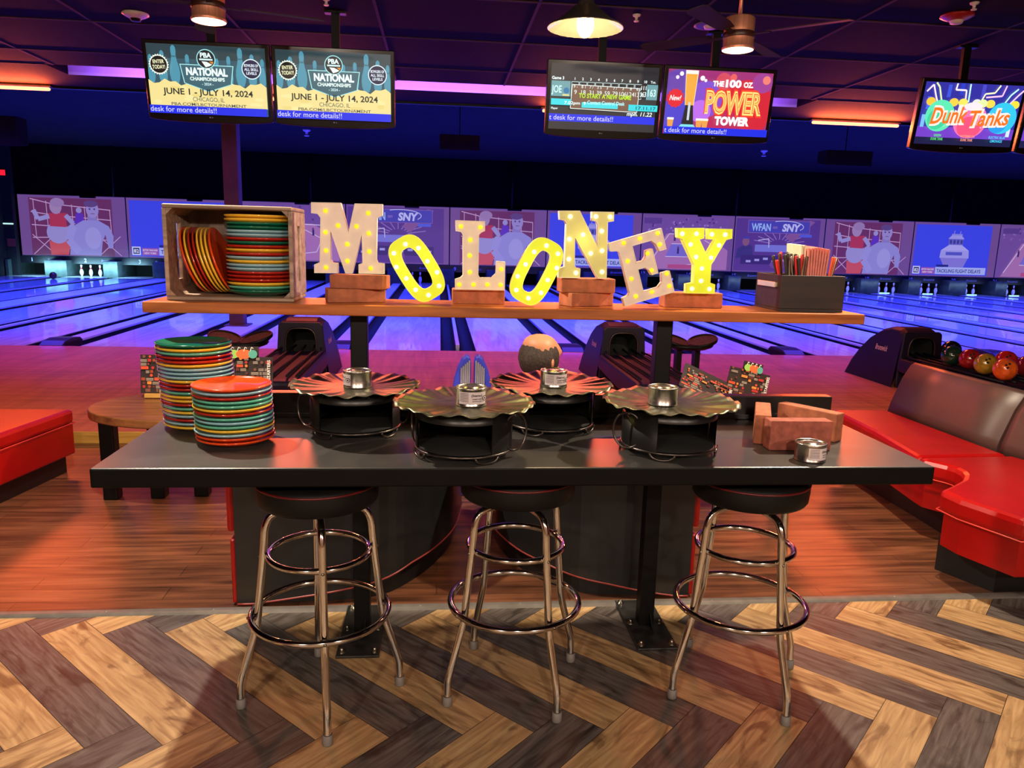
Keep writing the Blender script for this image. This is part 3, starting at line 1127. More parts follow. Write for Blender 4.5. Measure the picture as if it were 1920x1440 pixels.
brick('front brick standing on edge behind the small can, dull red face', (1.312, 2.605, TZ + 0.0003), -1, (0.232, 0.060, 0.110), brick_mat2, grp='bricks on the table')
brick('rear brick standing on edge at the right of the open triangle', (1.455, 2.805, TZ + 0.0003), -56, (0.250, 0.056, 0.110), brick_mat, grp='bricks on the table')

# ------------------------------------------------------------------ marquee letters
face_off = mat('cream_letter_face', (238, 220, 208), rough=0.5, var=0.06, scale=14)
rim_white = mat('white_letter_edge', (236, 228, 214), rough=0.45, var=0.04)
face_lit = mat('lit_yellow_face', (150, 150, 40), rough=0.5, var=0.05, emit=(206, 212, 0), estr=0.78)
face_half = mat('half_lit_yellow_face', (206, 196, 140), rough=0.5, var=0.06, emit=(200, 196, 30), estr=0.16)
bulb_on = glow((255, 255, 165), 2.4)
bulb_dim = mat('dim_yellow_bulb', (236, 214, 60), rough=0.3, emit=(240, 214, 16), estr=0.85)
FY, BY = 3.098, 3.136      # letter front and back


def inset(poly, d):
    n = len(poly)
    area = sum(poly[i][0] * poly[(i + 1) % n][1] - poly[(i + 1) % n][0] * poly[i][1] for i in range(n))
    s = 1 if area > 0 else -1
    out = []
    for i in range(n):
        a, b, c = Vector(poly[i - 1]), Vector(poly[i]), Vector(poly[(i + 1) % n])
        e1, e2 = (b - a).normalized(), (c - b).normalized()
        n1, n2 = Vector((-e1.y, e1.x)) * s, Vector((-e2.y, e2.x)) * s
        m = n1 + n2
        m = m.normalized() / max(0.45, m.normalized().dot(n1)) if m.length > 1e-4 else n1
        out.append((b.x + m.x * d, b.y + m.y * d))
    return out


def marquee(ch, outer, bulbs, lit, label, hole=None, dy=0.0):
    cx = sum(p[0] for p in outer) / len(outer)
    zb = min(p[1] for p in outer)
    t = thing('marquee_letter', label, 'light-up letter', (cx, FY + dy, zb), group='light-up letters on the shelf')
    fm, bmn = {2: (face_lit, bulb_on), 1: (face_half, bulb_on), 0: (face_off, bulb_dim)}[lit]
    f = FY + dy
    F0, F1 = (lambda u, v: (u, f, v)), (lambda u, v: (u, BY + dy, v))
    FB = lambda u, v: (u, f + 0.0035, v)
    ins = inset(outer, 0.0028)
    bm = newbm()
    ring_prism(bm, outer, ins, F0, F1)
    if hole:
        hi = inset(hole, -0.0028)
        ring_prism(bm, hole, hi, F0, F1)
    obj('edge_band', bm, rim_white if lit < 2 else mat('lit_letter_edge', (200, 196, 110), rough=0.45, emit=(214, 216, 40), estr=0.45), t)
    bm = newbm()
    if hole:
        ring_prism(bm, ins, hi, FB, lambda u, v: (u, BY + dy - 0.002, v))
    else:
        prism(bm, ins, FB, lambda u, v: (u, BY + dy - 0.002, v))
    obj('face', bm, fm, t)
    for bx, bz in bulbs:
        bm = newbm()
        M = Matrix.Translation((bx, f + 0.003, bz)) @ Matrix.Rotation(R(90), 4, 'X')
        lathe(bm, [(0.0092, 0.0), (0.0090, 0.003), (0.0075, 0.007), (0.004, 0.0095), (0, 0.0102)], 14, M=M)
        obj('bulb', bm, bmn, t)
    if lit:
        light('letter_glow', 'POINT', (cx, f - 0.05, sum(p[1] for p in outer) / len(outer)), 0.55 if lit == 2 else 0.2, (1.0, 0.9, 0.12), 0.05)
    return t


LM = [(-.4964, 1.8481), (-.3837, 1.8495), (-.3554, 1.7395), (-.3301, 1.8484), (-.2222, 1.8493), (-.2224, 1.8059), (-.2436, 1.7964), (-.2477, 1.6336), (-.2416, 1.6216), (-.2173, 1.6191), (-.2175, 1.5782), (-.3181, 1.5775), (-.3177, 1.6137), (-.3025, 1.6202), (-.3044, 1.7289), (-.3424, 1.5780), (-.3697, 1.5776), (-.4243, 1.7406), (-.4262, 1.6294), (-.4204, 1.6186), (-.3993, 1.6167), (-.3987, 1.5775), (-.4904, 1.5763), (-.4897, 1.6097), (-.4685, 1.6193), (-.4621, 1.7901), (-.4736, 1.8046), (-.4973, 1.8068)]
LMb = [(-.4425, 1.8173), (-.3952, 1.7623), (-.4441, 1.7353), (-.4436, 1.6646), (-.4449, 1.5986), (-.3609, 1.6913), (-.3611, 1.6261), (-.3245, 1.7613), (-.2783, 1.8132), (-.2772, 1.7356), (-.276, 1.6651), (-.271, 1.5995)]
LL = [(.0625, 1.7961), (.1797, 1.7952), (.1805, 1.7571), (.1663, 1.7506), (.1572, 1.7412), (.1569, 1.5845), (.1634, 1.5722), (.2105, 1.5733), (.2277, 1.5892), (.2291, 1.6388), (.2643, 1.6378), (.2652, 1.5238), (.0641, 1.5232), (.0635, 1.5639), (.0853, 1.5706), (.0945, 1.5801), (.0922, 1.7395), (.0859, 1.7502), (.0643, 1.7539)]
LLb = [(.0843, 1.7726), (.1616, 1.7717), (.1222, 1.7208), (.1213, 1.659), (.1224, 1.5931), (.0813, 1.5425), (.1389, 1.5437), (.1941, 1.5449), (.2477, 1.5447), (.2487, 1.6083)]
LN_ = [(.4754, 1.8449), (.5596, 1.8473), (.6389, 1.7055), (.6368, 1.7936), (.6289, 1.8075), (.6105, 1.8104), (.6089, 1.8453), (.6997, 1.8466), (.7002, 1.8095), (.6763, 1.8053), (.6818, 1.5800), (.6449, 1.5794), (.5446, 1.7419), (.5471, 1.632), (.5534, 1.6215), (.5718, 1.6183), (.5713, 1.5790), (.482, 1.5788), (.482, 1.6163), (.5058, 1.6239), (.5061, 1.797), (.4985, 1.8073), (.4789, 1.8102)]
LNb = [(.5217, 1.8233), (.6258, 1.8263), (.684, 1.8265), (.5217, 1.7343), (.5768, 1.7533), (.6526, 1.7695), (.5228, 1.6543), (.6115, 1.6799), (.6577, 1.6916), (.5543, 1.6), (.6618, 1.6065)]
LY = [(.9644, 1.7907), (1.0775, 1.7939), (1.0791, 1.7525), (1.0609, 1.7463), (1.0956, 1.6846), (1.1283, 1.748), (1.0981, 1.7494), (1.0926, 1.7921), (1.1963, 1.7928), (1.198, 1.7542), (1.1736, 1.7478), (1.1175, 1.6453), (1.1194, 1.5724), (1.1404, 1.5655), (1.1418, 1.5272), (1.0204, 1.5264), (1.0192, 1.5644), (1.0474, 1.5709), (1.0459, 1.6436), (.9883, 1.7465), (.9684, 1.7531)]
LYb = [(.9868, 1.7679), (1.0464, 1.7695), (1.1116, 1.7691), (1.1681, 1.7692), (1.0246, 1.7261), (1.1452, 1.7255), (1.0513, 1.6762), (1.115, 1.6743), (1.0798, 1.6298), (1.0801, 1.5788), (1.0439, 1.5458), (1.118, 1.5459)]
LEb = [(.8784, 1.7671), (.8894, 1.7225), (.8066, 1.7439), (.7414, 1.7244), (.7616, 1.6528), (.7804, 1.5819), (.8031, 1.5111), (.8693, 1.5307), (.9406, 1.5555), (.926, 1.6061), (.8625, 1.6177), (.8412, 1.6856)]
EU = [(0, 1), (.89, 1), (.89, .67), (.77, .67), (.74, .79), (.68, .86), (.36, .86), (.36, .60), (.48, .60), (.53, .65), (.56, .74), (.67, .74), (.67, .35), (.56, .35), (.53, .44), (.48, .49), (.36, .49), (.36, .14), (.62, .14), (.70, .2), (.73, .34), (.86, .34), (.86, 0), (0, 0), (0, .13), (.10, .15), (.13, .18), (.13, .82), (.10, .85), (0, .87)]
ec, es, eh = math.cos(R(17.2)), math.sin(R(17.2)), 0.265
LE = [(.7595 + eh * (u * .94 * ec - v * es), 1.4690 + eh * (u * .94 * es + v * ec)) for u, v in EU]


def super_loop(cx, cz, hw, hl, tilt, n=48, p=3.2):
    out = []
    for i in range(n):
        a = 2 * PI * i / n
        c, s = math.cos(a), math.sin(a)
        u = hw * math.copysign(abs(c) ** (2 / p), c)
        v = hl * math.copysign(abs(s) ** (2 / p), s)
        out.append((cx + u * math.cos(tilt) - v * math.sin(tilt), cz + u * math.sin(tilt) + v * math.cos(tilt)))
    return out


O1b = [(-.1335, 1.6972), (-.0827, 1.6833), (-.0468, 1.6323), (-.0082, 1.5901), (.0003, 1.5359), (-.0417, 1.4983), (-.0932, 1.5184), (-.1303, 1.5628), (-.1696, 1.6068), (-.1793, 1.6608)]
O2b = [(.4242, 1.7065), (.4716, 1.6756), (.4686, 1.6195), (.4341, 1.5706), (.4084, 1.5191), (.3581, 1.4967), (.3082, 1.5284), (.3124, 1.583), (.3432, 1.6309), (.3758, 1.6806)]
marquee('M', LM, LMb, 0, 'cream letter M with small yellow bulbs, on two bricks')
marquee('O', super_loop(-.0885, 1.6030, .0790, .1365, R(32)), O1b, 2, 'glowing yellow letter O leaning left, between the M and the L', hole=super_loop(-.0885, 1.6030, .0335, .0885, R(32)))
marquee('L', LL, LLb, 0, 'cream letter L with small yellow bulbs, on a single brick')
marquee('O', super_loop(.3878, 1.6030, .0780, .1362, R(-26)), O2b, 2, 'glowing yellow letter O leaning right, between the L and the N', hole=super_loop(.3878, 1.6030, .0315, .0885, R(-26)), dy=-0.039)
marquee('N', LN_, LNb, 1, 'half-lit pale yellow letter N on two bricks')
marquee('E', LE, LEb, 0, 'cream letter E tipped to the left, standing on the shelf', dy=-0.02)
marquee('Y', LY, LYb, 2, 'bright yellow glowing letter Y on a single brick')

# ------------------------------------------------------------------ cutlery box
bx0, bx1, by0, by1 = 1.412, 1.690, 3.07, 3.325
nb = thing('cutlery_box', 'dark brown wooden box of cutlery and napkins at the right end of the shelf', 'box', ((bx0 + bx1) / 2, 3.2, SZ))
bm = newbm()
h = 0.150
box(bm, bx0, bx1, by0, by1, SZ + 0.0005, SZ + 0.012)
box(bm, bx0, bx1, by0, by0 + 0.012, SZ + 0.0121, SZ + h, bev=0.002)
box(bm, bx0, bx1, by1 - 0.012, by1, SZ + 0.0121, SZ + h, bev=0.002)
box(bm, bx0, bx0 + 0.012, by0 + 0.0121, by1 - 0.0121, SZ + 0.0121, SZ + h, bev=0.002)
box(bm, bx1 - 0.012, bx1, by0 + 0.0121, by1 - 0.0121, SZ + 0.0121, SZ + h, bev=0.002)
obj('box_body', bm, box_wood, nb)
bm = newbm()
box(bm, bx0 - 0.012, bx0 - 0.008, by0 + 0.035, by0 + 0.215, SZ + 0.098, SZ + 0.120, bev=0.0015)
for yy in (by0 + 0.035, by0 + 0.199):
    box(bm, bx0 - 0.008, bx0 - 0.0002, yy, yy + 0.016, SZ + 0.100, SZ + 0.118, bev=0.001)
obj('pull_handle', bm, brass_nickel, nb)
cut_black = mat('black_cutlery_handle', (46, 40, 36), rough=0.4, var=0.3)
cut_red = mat('red_cutlery_handle', (196, 30, 36), rough=0.35)
cut_brown = mat('brown_cutlery_handle', (96, 56, 44), rough=0.4)
cut_steel = mat('cutlery_steel', (200, 196, 190), rough=0.2, metal=1.0)
cut_orange = mat('orange_cutlery_handle', (224, 96, 48), rough=0.4)


def handle(x, y, lean, tipz, m, lab, grp, w=0.0075):
    bm = newbm()
    zb = SZ + 0.02
    L = tipz - zb
    pts = [(x, y, zb), (x + lean[0] * 0.5, y + lean[1] * 0.5, zb + L * 0.55), (x + lean[0] * 0.9, y + lean[1] * 0.9, zb + L * 0.9), (x + lean[0], y + lean[1], tipz)]
    pts = smooth_path(pts, 4)
    n = len(pts)
    rs = [w * (0.35 + 0.65 * min(1, 1.6 * i / n)) for i in range(n)]
    rs[-1] = w * 0.45
    vs = tube(bm, pts, rs, 8)
    o = obj('cutlery_piece', bm, [m], None)
    return tag(o, lab, 'cutlery', grp)


CUT = [(1.447, 3.12, -0.040, 1.672, cut_red, 'red'), (1.458, 3.16, -0.050, 1.690, cut_black, 'black'), (1.462, 3.10, -0.030, 1.696, cut_black, 'black'), (1.470, 3.17, -0.030, 1.700, cut_brown, 'brown'), (1.476, 3.13, -0.020, 1.702, cut_black, 'black'), (1.482, 3.20, -0.024, 1.705, cut_red, 'red'),
       (1.488, 3.10, -0.030, 1.688, cut_steel, 'steel'), (1.492, 3.15, -0.010, 1.700, cut_black, 'black'), (1.498, 3.19, -0.014, 1.706, cut_black, 'black'), (1.503, 3.11, -0.016, 1.692, cut_red, 'red'), (1.508, 3.16, -0.002, 1.698, cut_black, 'black'), (1.514, 3.10, -0.022, 1.684, cut_black, 'black'),
       (1.518, 3.13, 0.004, 1.697, cut_red, 'red'), (1.523, 3.11, 0.010, 1.690, cut_brown, 'brown')]
CW = ['at the far left', 'second from the left', 'third from the left', 'fourth from the left', 'fifth from the left', 'sixth from the left', 'seventh from the left', 'eighth from the left', 'ninth from the left', 'tenth from the left', 'eleventh from the left',
      'twelfth from the left', 'just left of the one against the napkins', 'against the napkins']
for (x, y, lx, tz, m, cn), w in zip(CUT, CW):
    handle(x, y, (lx, 0.004), tz, m, '%s cutlery handle fanned left in the box, %s' % (cn, w), 'cutlery left of the napkins')
for i, (x, lx, m, cn, w) in enumerate([(1.618, -0.024, cut_black, 'dark', 'leaning onto the napkins'), (1.640, 0.020, cut_orange, 'orange', 'left one of the right group'), (1.648, 0.026, cut_orange, 'orange', 'second of the right group'),
                                       (1.654, 0.034, cut_steel, 'steel', 'third of the right group'), (1.660, 0.036, cut_orange, 'orange', 'rightmost in the box')]):
    handle(x, 3.13 + 0.01 * i, (lx, 0.0), 1.692 - 0.002 * i, m, '%s cutlery handle right of the napkins, %s' % (cn, w), 'cutlery right of the napkins', w=0.006)
nap_pink = mat('pink_napkin', (226, 134, 122), rough=0.9, var=0.1, scale=30)
nap_white = mat('cream_napkin', (236, 220, 188), rough=0.9, var=0.06, scale=30)
k = 0
NAPW = ['leftmost', 'second from left', 'third', 'fourth', 'fifth', 'sixth', 'seventh', 'eighth', 'ninth', 'rightmost']
for i in range(10):
    x = 1.530 + 0.0090 * i
    m = nap_white if i < 2 else nap_pink
    tilt = (i - 5) * 0.0035
    bm = newbm()
    yb = 3.235 if i < 2 else 3.13 + (0.012 if i % 3 else 0.0)
    zt = 1.735 if i < 2 else 1.728 - abs(i - 5) * 0.002
    y0, y1 = (3.13, 3.27) if i < 2 else (3.115, 3.25)
    prism(bm, [(x, SZ + 0.03), (x + 0.0078, SZ + 0.03), (x + 0.0082 + tilt, zt), (x + tilt, zt)], lambda u, v: (u, y0, v), lambda u, v: (u, y1, v + 0.006))
    tag(obj('napkin', bm, m), '%s folded napkin upright in the box, %s of the bundle' % ('cream' if i < 2 else 'pink', NAPW[i]), 'napkin', 'napkins in the cutlery box')

# ------------------------------------------------------------------ food warmers
drum_mat = mat('black_drum_steel', (20, 19, 19), rough=0.36, var=0.25, scale=10)
wire_mat = mat('dark_wire', (92, 84, 80), rough=0.3, metal=0.9)
tray_mat = mat('hammered_metal_tray', (104, 103, 84), rough=0.36, metal=1.0, var=0.28, scale=26, bump=0.12)
inside_mat = mat('matt_black_inside', (6, 6, 6), rough=0.85)  # near-black for the drum floor, hood mouth and ball finger holes


def make_warmer(loc, ang, label):
    """ang = heading of the drum's open window (degrees, about z)"""
    t = thing('food_warmer', label, 'food warmer', loc, R(ang), 'food warmers on the table')
    rd, z0, z1 = 0.166, 0.030, 0.160
    w = R(52)
    bm = newbm()
    # wall outside the window, thickness 4 mm; window faces local -y
    a0, a1 = -PI / 2 + w, -PI / 2 + 2 * PI - w
    lathe(bm, [(rd, z0), (rd, z1), (rd - 0.004, z1), (rd - 0.004, z0), (rd, z0)], 60, a0=a0, a1=a1)
    lathe(bm, [(rd, z1 - 0.028), (rd, z1), (rd - 0.004, z1), (rd - 0.004, z1 - 0.028), (rd, z1 - 0.028)], 24, a0=-PI / 2 - w, a1=-PI / 2 + w)
    lathe(bm, [(0, z1 + 0.001), (rd, z1 + 0.001), (rd, z1 - 0.003), (0, z1 - 0.003)], 48)
    d = obj('drum', bm, drum_mat, t, world=False)
    bm = newbm()
    lathe(bm, [(0, z0 + 0.001), (rd - 0.005, z0 + 0.001), (rd - 0.005, z0 + 0.006), (0, z0 + 0.006)], 48)
    obj('floor_disc', bm, inside_mat, d, world=False)
    bm = newbm()
    tube(bm, circle_pts(0, 0, z0 - 0.003, rd + 0.001, 64), 0.0042, 8, closed=True)
    obj('base_ring', bm, wire_mat, t, world=False)
    for k in range(4):
        a = PI / 4 + k * PI / 2
        u = Vector((math.cos(a), math.sin(a), 0))
        s = Vector((-u.y, u.x, 0))
        loop = [u * (rd + 0.002) + s * 0.042 * math.cos(q) + Vector((0, 0, z0 - 0.004 + 0.0215 * math.sin(q))) for q in [PI + PI * i / 14 for i in range(15)]]
        bm = newbm()
        tube(bm, loop, 0.0042, 8)
        obj('foot_loop', bm, wire_mat, t, world=False)
    for sgn in (-1, 1):
        a = R(0) if sgn > 0 else PI
        u = Vector((math.cos(a), math.sin(a), 0))
        s = Vector((0, 1, 0))
        c = u * (rd + 0.014) + Vector((0, 0, 0.088))
        loop = [c + (s * math.cos(R(35)) + u * math.sin(R(35))) * 0.052 * math.cos(q) + Vector((0, 0, 0.063 * math.sin(q))) for q in [2 * PI * i / 40 for i in range(40)]]
        bm = newbm()
        tube(bm, loop, 0.0040, 8, closed=True)
        lathe(bm, [(0, 0), (0.006, 0), (0.006, 0.02), (0, 0.02)], 8, M=Matrix.Translation((u.x * (rd - 0.002), 0, 0.148)) @ Matrix.Rotation(a, 4, 'Z') @ Matrix.Rotation(PI / 2, 4, 'Y'))
        obj('ring_handle', bm, wire_mat, t, world=False)

    def ripple(r, z, a):
        q = max(0.0, (r - 0.085) / 0.155)
        return r * (1 + 0.006 * q * math.cos(23 * a + 1.0)), z + q * (0.0034 * math.sin(23 * a + 0.5 * math.sin(3 * a)) + 0.0036 * math.sin(9 * a + 1.3))
    bm = newbm()
    rr = [0, 0.05, 0.085, 0.105, 0.125, 0.15, 0.175, 0.20, 0.22, 0.241]
    prof = [(r, 0.171 + 0.012 * max(0, (r - 0.12) / 0.12) ** 1.5) for r in rr]
    prof = prof + [(r, z - 0.0025) for r, z in prof[::-1]]
    lathe(bm, prof, 168, fn=ripple)
    obj('tray', bm, tray_mat, t, world=False)
    return t


w0 = make_warmer((0.090, 2.555, TZ), -20, 'front left food warmer with a rippled metal tray, black window turned left')
dup(w0, (0.822, 2.590, TZ), 'front right food warmer with a rippled metal tray, beside the bricks', rot=(0, 0, R(22)))
dup(w0, (-0.310, 2.850, TZ + 0.0), 'rear left food warmer with a rippled tray, in front of the left post', rot=(0, 0, R(8)))
dup(w0, (0.440, 2.905, TZ + 0.0), 'rear right food warmer with a rippled tray, in front of the right post', rot=(0, 0, R(14)))

can_steel = mat('can_steel', (196, 188, 182), rough=0.26, metal=1.0, var=0.08, scale=20)
can_lid = mat('can_lid', (214, 206, 198), rough=0.22, metal=1.0, var=0.06)


def make_can(loc, ang, label, lab_arc=(-60, 55)):
    t = thing('fuel_can', label, 'can', loc, R(ang), 'small fuel cans')
    bm = newbm()
    lathe(bm, [(0, 0.001), (0.040, 0.001), (0.0425, 0.0), (0.0435, 0.003), (0.042, 0.006), (0.042, 0.054), (0.0435, 0.057), (0.0435, 0.060), (0.0415, 0.0615), (0.0395, 0.059), (0.0385, 0.0565)], 48)
    obj('can_body', bm, can_steel, t, world=False)
    bm = newbm()
    lathe(bm, [(0.0384, 0.0566), (0.033, 0.0568), (0.031, 0.0585), (0.029, 0.0585), (0.027, 0.0568), (0.021, 0.0572), (0.019, 0.0605), (0.010, 0.0612), (0, 0.0612)], 40)
    obj('lid', bm, can_lid, t, world=False)

    def wrap(u, v, l):
        a = R(-90) + u
        r = 0.0424 + l * 0.5
        return (r * math.cos(a), r * math.sin(a), v)
    F = Flat(wrap, lit=0.0)
    a0, a1 = R(lab_arc[0]), R(lab_arc[1])
    n = 14
    F.k += 1
    for i in range(n):
        q0, q1 = a0 + (a1 - a0) * i / n, a0 + (a1 - a0) * (i + 1) / n
        F.rect(q0, 0.010, q1, 0.050, (214, 200, 200), lift=False)
    w = a1 - a0
    for i in range(6):
        F.k += 1
        for q in range(5):
            F.rect(a0 + w * (0.04 + 0.062 * q), 0.044 - 0.005 * i, a0 + w * (0.04 + 0.062 * (q + 1)), 0.0462 - 0.005 * i, (126, 110, 112), lift=False)
    F.text('(Sterno)', a0 + w * 0.62, 0.036, 0.0075, (60, 14, 24), width=w * 0.36)
    F.k += 1
    F.text('HANDY FUEL', a0 + w * 0.62, 0.026, 0.004, (40, 20, 24), width=w * 0.3)
    F.text('METHANOL GEL', a0 + w * 0.62, 0.0195, 0.003, (90, 60, 60), width=w * 0.3)
    F.disc(a0 + w * 0.9, 0.030, 0.20, (60, 14, 24), ry=0.0085, n=20)
    F.disc(a0 + w * 0.9, 0.030, 0.15, (214, 200, 200), ry=0.0064, n=20)
    F.poly([(a0 + w * 0.85, 0.027), (a0 + w * 0.95, 0.027), (a0 + w * 0.9, 0.0345)], (30, 16, 20))
    F.build('paper_label', t, world=False)
    t.scale = (1.23, 1.23, 1.04)
    return t


CZ = TZ + 0.1716
c0 = make_can((0.112, 2.545, CZ), 8, 'small can with a white label on the front left tray')
dup(c0, (0.788, 2.575, CZ), 'small can showing bare silver metal on the front right tray', rot=(0, 0, R(150)))
dup(c0, (-0.300, 2.848, CZ), 'small can on the rear left tray, label turned left', rot=(0, 0, R(-78)))
dup(c0, (0.447, 2.895, CZ), 'small can with a white label on the rear right tray', rot=(0, 0, R(12)))
dup(c0, (1.293, 2.462, TZ + 0.0003), 'small can standing on the table in front of the bricks', rot=(0, 0, R(28)))

# ================================================================== screens hung over the approach
tv_black = mat('glossy_black_bezel', (14, 11, 12), rough=0.18, var=0.1)


def tv(cx, label, draw, lit=1.25, y=7.0, z=2.955):
    t = thing('television', label, 'television', (cx, y, z), group='televisions over the approach')
    t.rotation_euler = (R(9), 0, 0)
    W2, H2 = 0.512, 0.312
    bm = newbm()
    pts = [(-W2, H2), (W2, H2), (W2, -H2 + 0.012)] + [(W2 * math.cos(PI * q / 16), -H2 + 0.012 - 0.030 * math.sin(PI * q / 16)) for q in range(1, 16)] + [(-W2, -H2 + 0.012)]
    prism(bm, pts, lambda u, v: (u, 0.0, v), lambda u, v: (u, 0.055, v))
    box(bm, -W2 * 0.7, W2 * 0.7, 0.0551, 0.10, -H2 * 0.7, H2 * 0.7, bev=0.01)
    obj('casing', bm, tv_black, t, world=False, bevel=0.006)
    sw, sh = 0.478, 0.270
    v0 = 0.010
    F = Flat(lambda u, v, l: (-sw + u / 16 * 2 * sw, -0.0012 - l * 2.5, v0 - sh + v / 9 * 2 * sh), lit=lit)
    F.bounds = (0, 0, 16, 9)
    draw(F)
    F.build('screen', t, world=False)
    F = Flat(lambda u, v, l: (u, -0.001 - l, v), lit=0.0)
    F.disc(-0.012, -0.283, 0.006, (150, 144, 150), n=14)
    F.text('LG', 0.006, -0.2875, 0.009, (170, 164, 170), bold=0.01)
    F.build('brand_mark', t, world=False)
    bm = newbm()
    top_ = CEIL - z
    c, s = math.cos(R(9)), math.sin(R(9))
    M = Matrix.Rotation(-R(9), 4, 'X')
    box(bm, -0.035, 0.035, 0.13, 0.17, -0.1, top_ - 0.002, M=M)
    box(bm, -0.09, 0.09, 0.11, 0.19, top_ - 0.02, top_ - 0.001, M=M)
    obj('ceiling_pole', bm, black_metal, t, world=False)
    bm = newbm()
    box(bm, -0.06, 0.06, 0.1001, 0.17, -0.06, 0.06)
    obj('mount', bm, black_metal, t, world=False)
    return t


def ticker(F, s, y0, x):
    F.rect(0, y0, 16, y0 + 1.05, (18, 40, 214))
    F.text(s, x, y0 + 0.22, 0.72, (208, 206, 240), align='l', bold=0.0)


PIN = [(0.0, 0.0), (0.28, 0.0), (0.46, 0.5), (0.52, 1.0), (0.46, 1.6), (0.30, 2.2), (0.22, 2.7), (0.26, 3.1), (0.24, 3.45), (0.12, 3.65), (0.0, 3.7)]


def draw_pin(F, x, y, s, c, band_c):
    F.poly([(x + u * s, y + v * s) for u, v in PIN] + [(x - u * s, y + v * s) for u, v in PIN[::-1][1:-1]], c)
    F.rect(x - 0.2 * s, y + 2.55 * s, x + 0.2 * s, y + 2.7 * s, band_c)


def draw_pba(F):
    F.rect(0, 0, 16, 9, (44, 78, 92))
    F.rect(0, 7.2, 16, 9, (34, 58, 66))
    for x, s in ((0.4, 1.0), (2.0, 1.15), (3.6, 1.35), (5.4, 1.05), (7.0, 0.95), (9.4, 0.95), (11.0, 1.05), (12.6, 1.35), (14.2, 1.15), (15.6, 1.0)):
        draw_pin(F, x, 3.9, s, (70, 138, 160), (52, 104, 122))
    sand = [(0, 1.0), (16, 1.0), (16, 3.9)] + [(16 - 16 * i / 22, 4.1 + 0.28 * math.sin(i * 1.1) + 0.18 * math.sin(i * 2.7)) for i in range(1, 22)] + [(0, 4.35)]
    F.poly(sand, (226, 208, 138))
    for k in range(14):
        rx, ry = random.uniform(0.8, 15), random.uniform(1.3, 3.6)
        F.disc(rx, ry, random.uniform(0.4, 1.0), (220, 200, 124) if k % 2 else (232, 216, 150), ry=0.25, n=10)
    sh_ = [(4.6, 6.4), (11.6, 6.4), (11.2, 4.1), (8.1, 3.1), (5.0, 4.1)]
    F.poly([(8.1 + (u - 8.1) * 1.04, 4.9 + (v - 4.9) * 1.07) for u, v in sh_], (150, 214, 214))
    F.poly(sh_, (54, 92, 104))
    F.disc(8.1, 7.25, 1.28, (150, 214, 214))
    F.disc(8.1, 7.25, 1.16, (16, 22, 30))
    F.text('PBA', 8.1, 7.45, 0.62, (214, 240, 238), width=1.5, bold=0.04)
    F.rect(7.2, 7.08, 9.0, 7.3, (190, 220, 220))
    F.poly([(7.5, 6.95), (8.2, 6.9), (8.9, 6.55), (8.5, 6.35), (8.0, 6.2)], (220, 230, 224))
    F.poly([(8.5, 6.95), (9.1, 6.95), (8.95, 6.6)], (210, 130, 50))
    F.text('NATIONAL', 8.1, 5.15, 0.95, (222, 240, 236), width=5.6, bold=0.05)
    F.text('CHAMPIONSHIPS', 8.1, 4.45, 0.46, (214, 232, 226), width=4.7, bold=0.04)
    F.text('- 2024 -', 8.1, 3.85, 0.36, (190, 222, 222), bold=0.02)
    F.disc(1.75, 6.3, 1.36, (226, 236, 220), spikes=1, n=48)
    F.disc(1.75, 6.3, 1.1, (14, 14, 16))
    F.text('ENTER', 1.75, 6.45, 0.48, (236, 236, 190), width=1.5, rot=0.05)
    F.text('TODAY!', 1.75, 5.75, 0.50, (236, 236, 190), width=1.7, rot=0.05)
    F.disc(14.2, 6.2, 1.32, (214, 234, 240))
    F.disc(14.2, 6.2, 1.2, (16, 22, 60))
    for s, v in (('BOWLERS OF', 6.5), ('ALL SKILL', 6.0), ('LEVELS', 5.5)):
        F.text(s, 14.2, v, 0.36, (222, 234, 246), width=1.9 if v > 5.6 else 1.4)
    F.text('JUNE 1 - JULY 14, 2024', 8.1, 2.55, 0.82, (24, 34, 40), width=12.2, bold=0.02)
    F.text('CHICAGO, IL', 8.1, 1.72, 0.58, (62, 84, 88), width=4.3, bold=0.0)
    F.text('PBA.COM/LBCTOURNAMENT', 8.1, 1.1, 0.4, (60, 70, 74), width=10.2, bold=0.01)
    ticker(F, 'desk for more details!!', 0.0, 0.1)


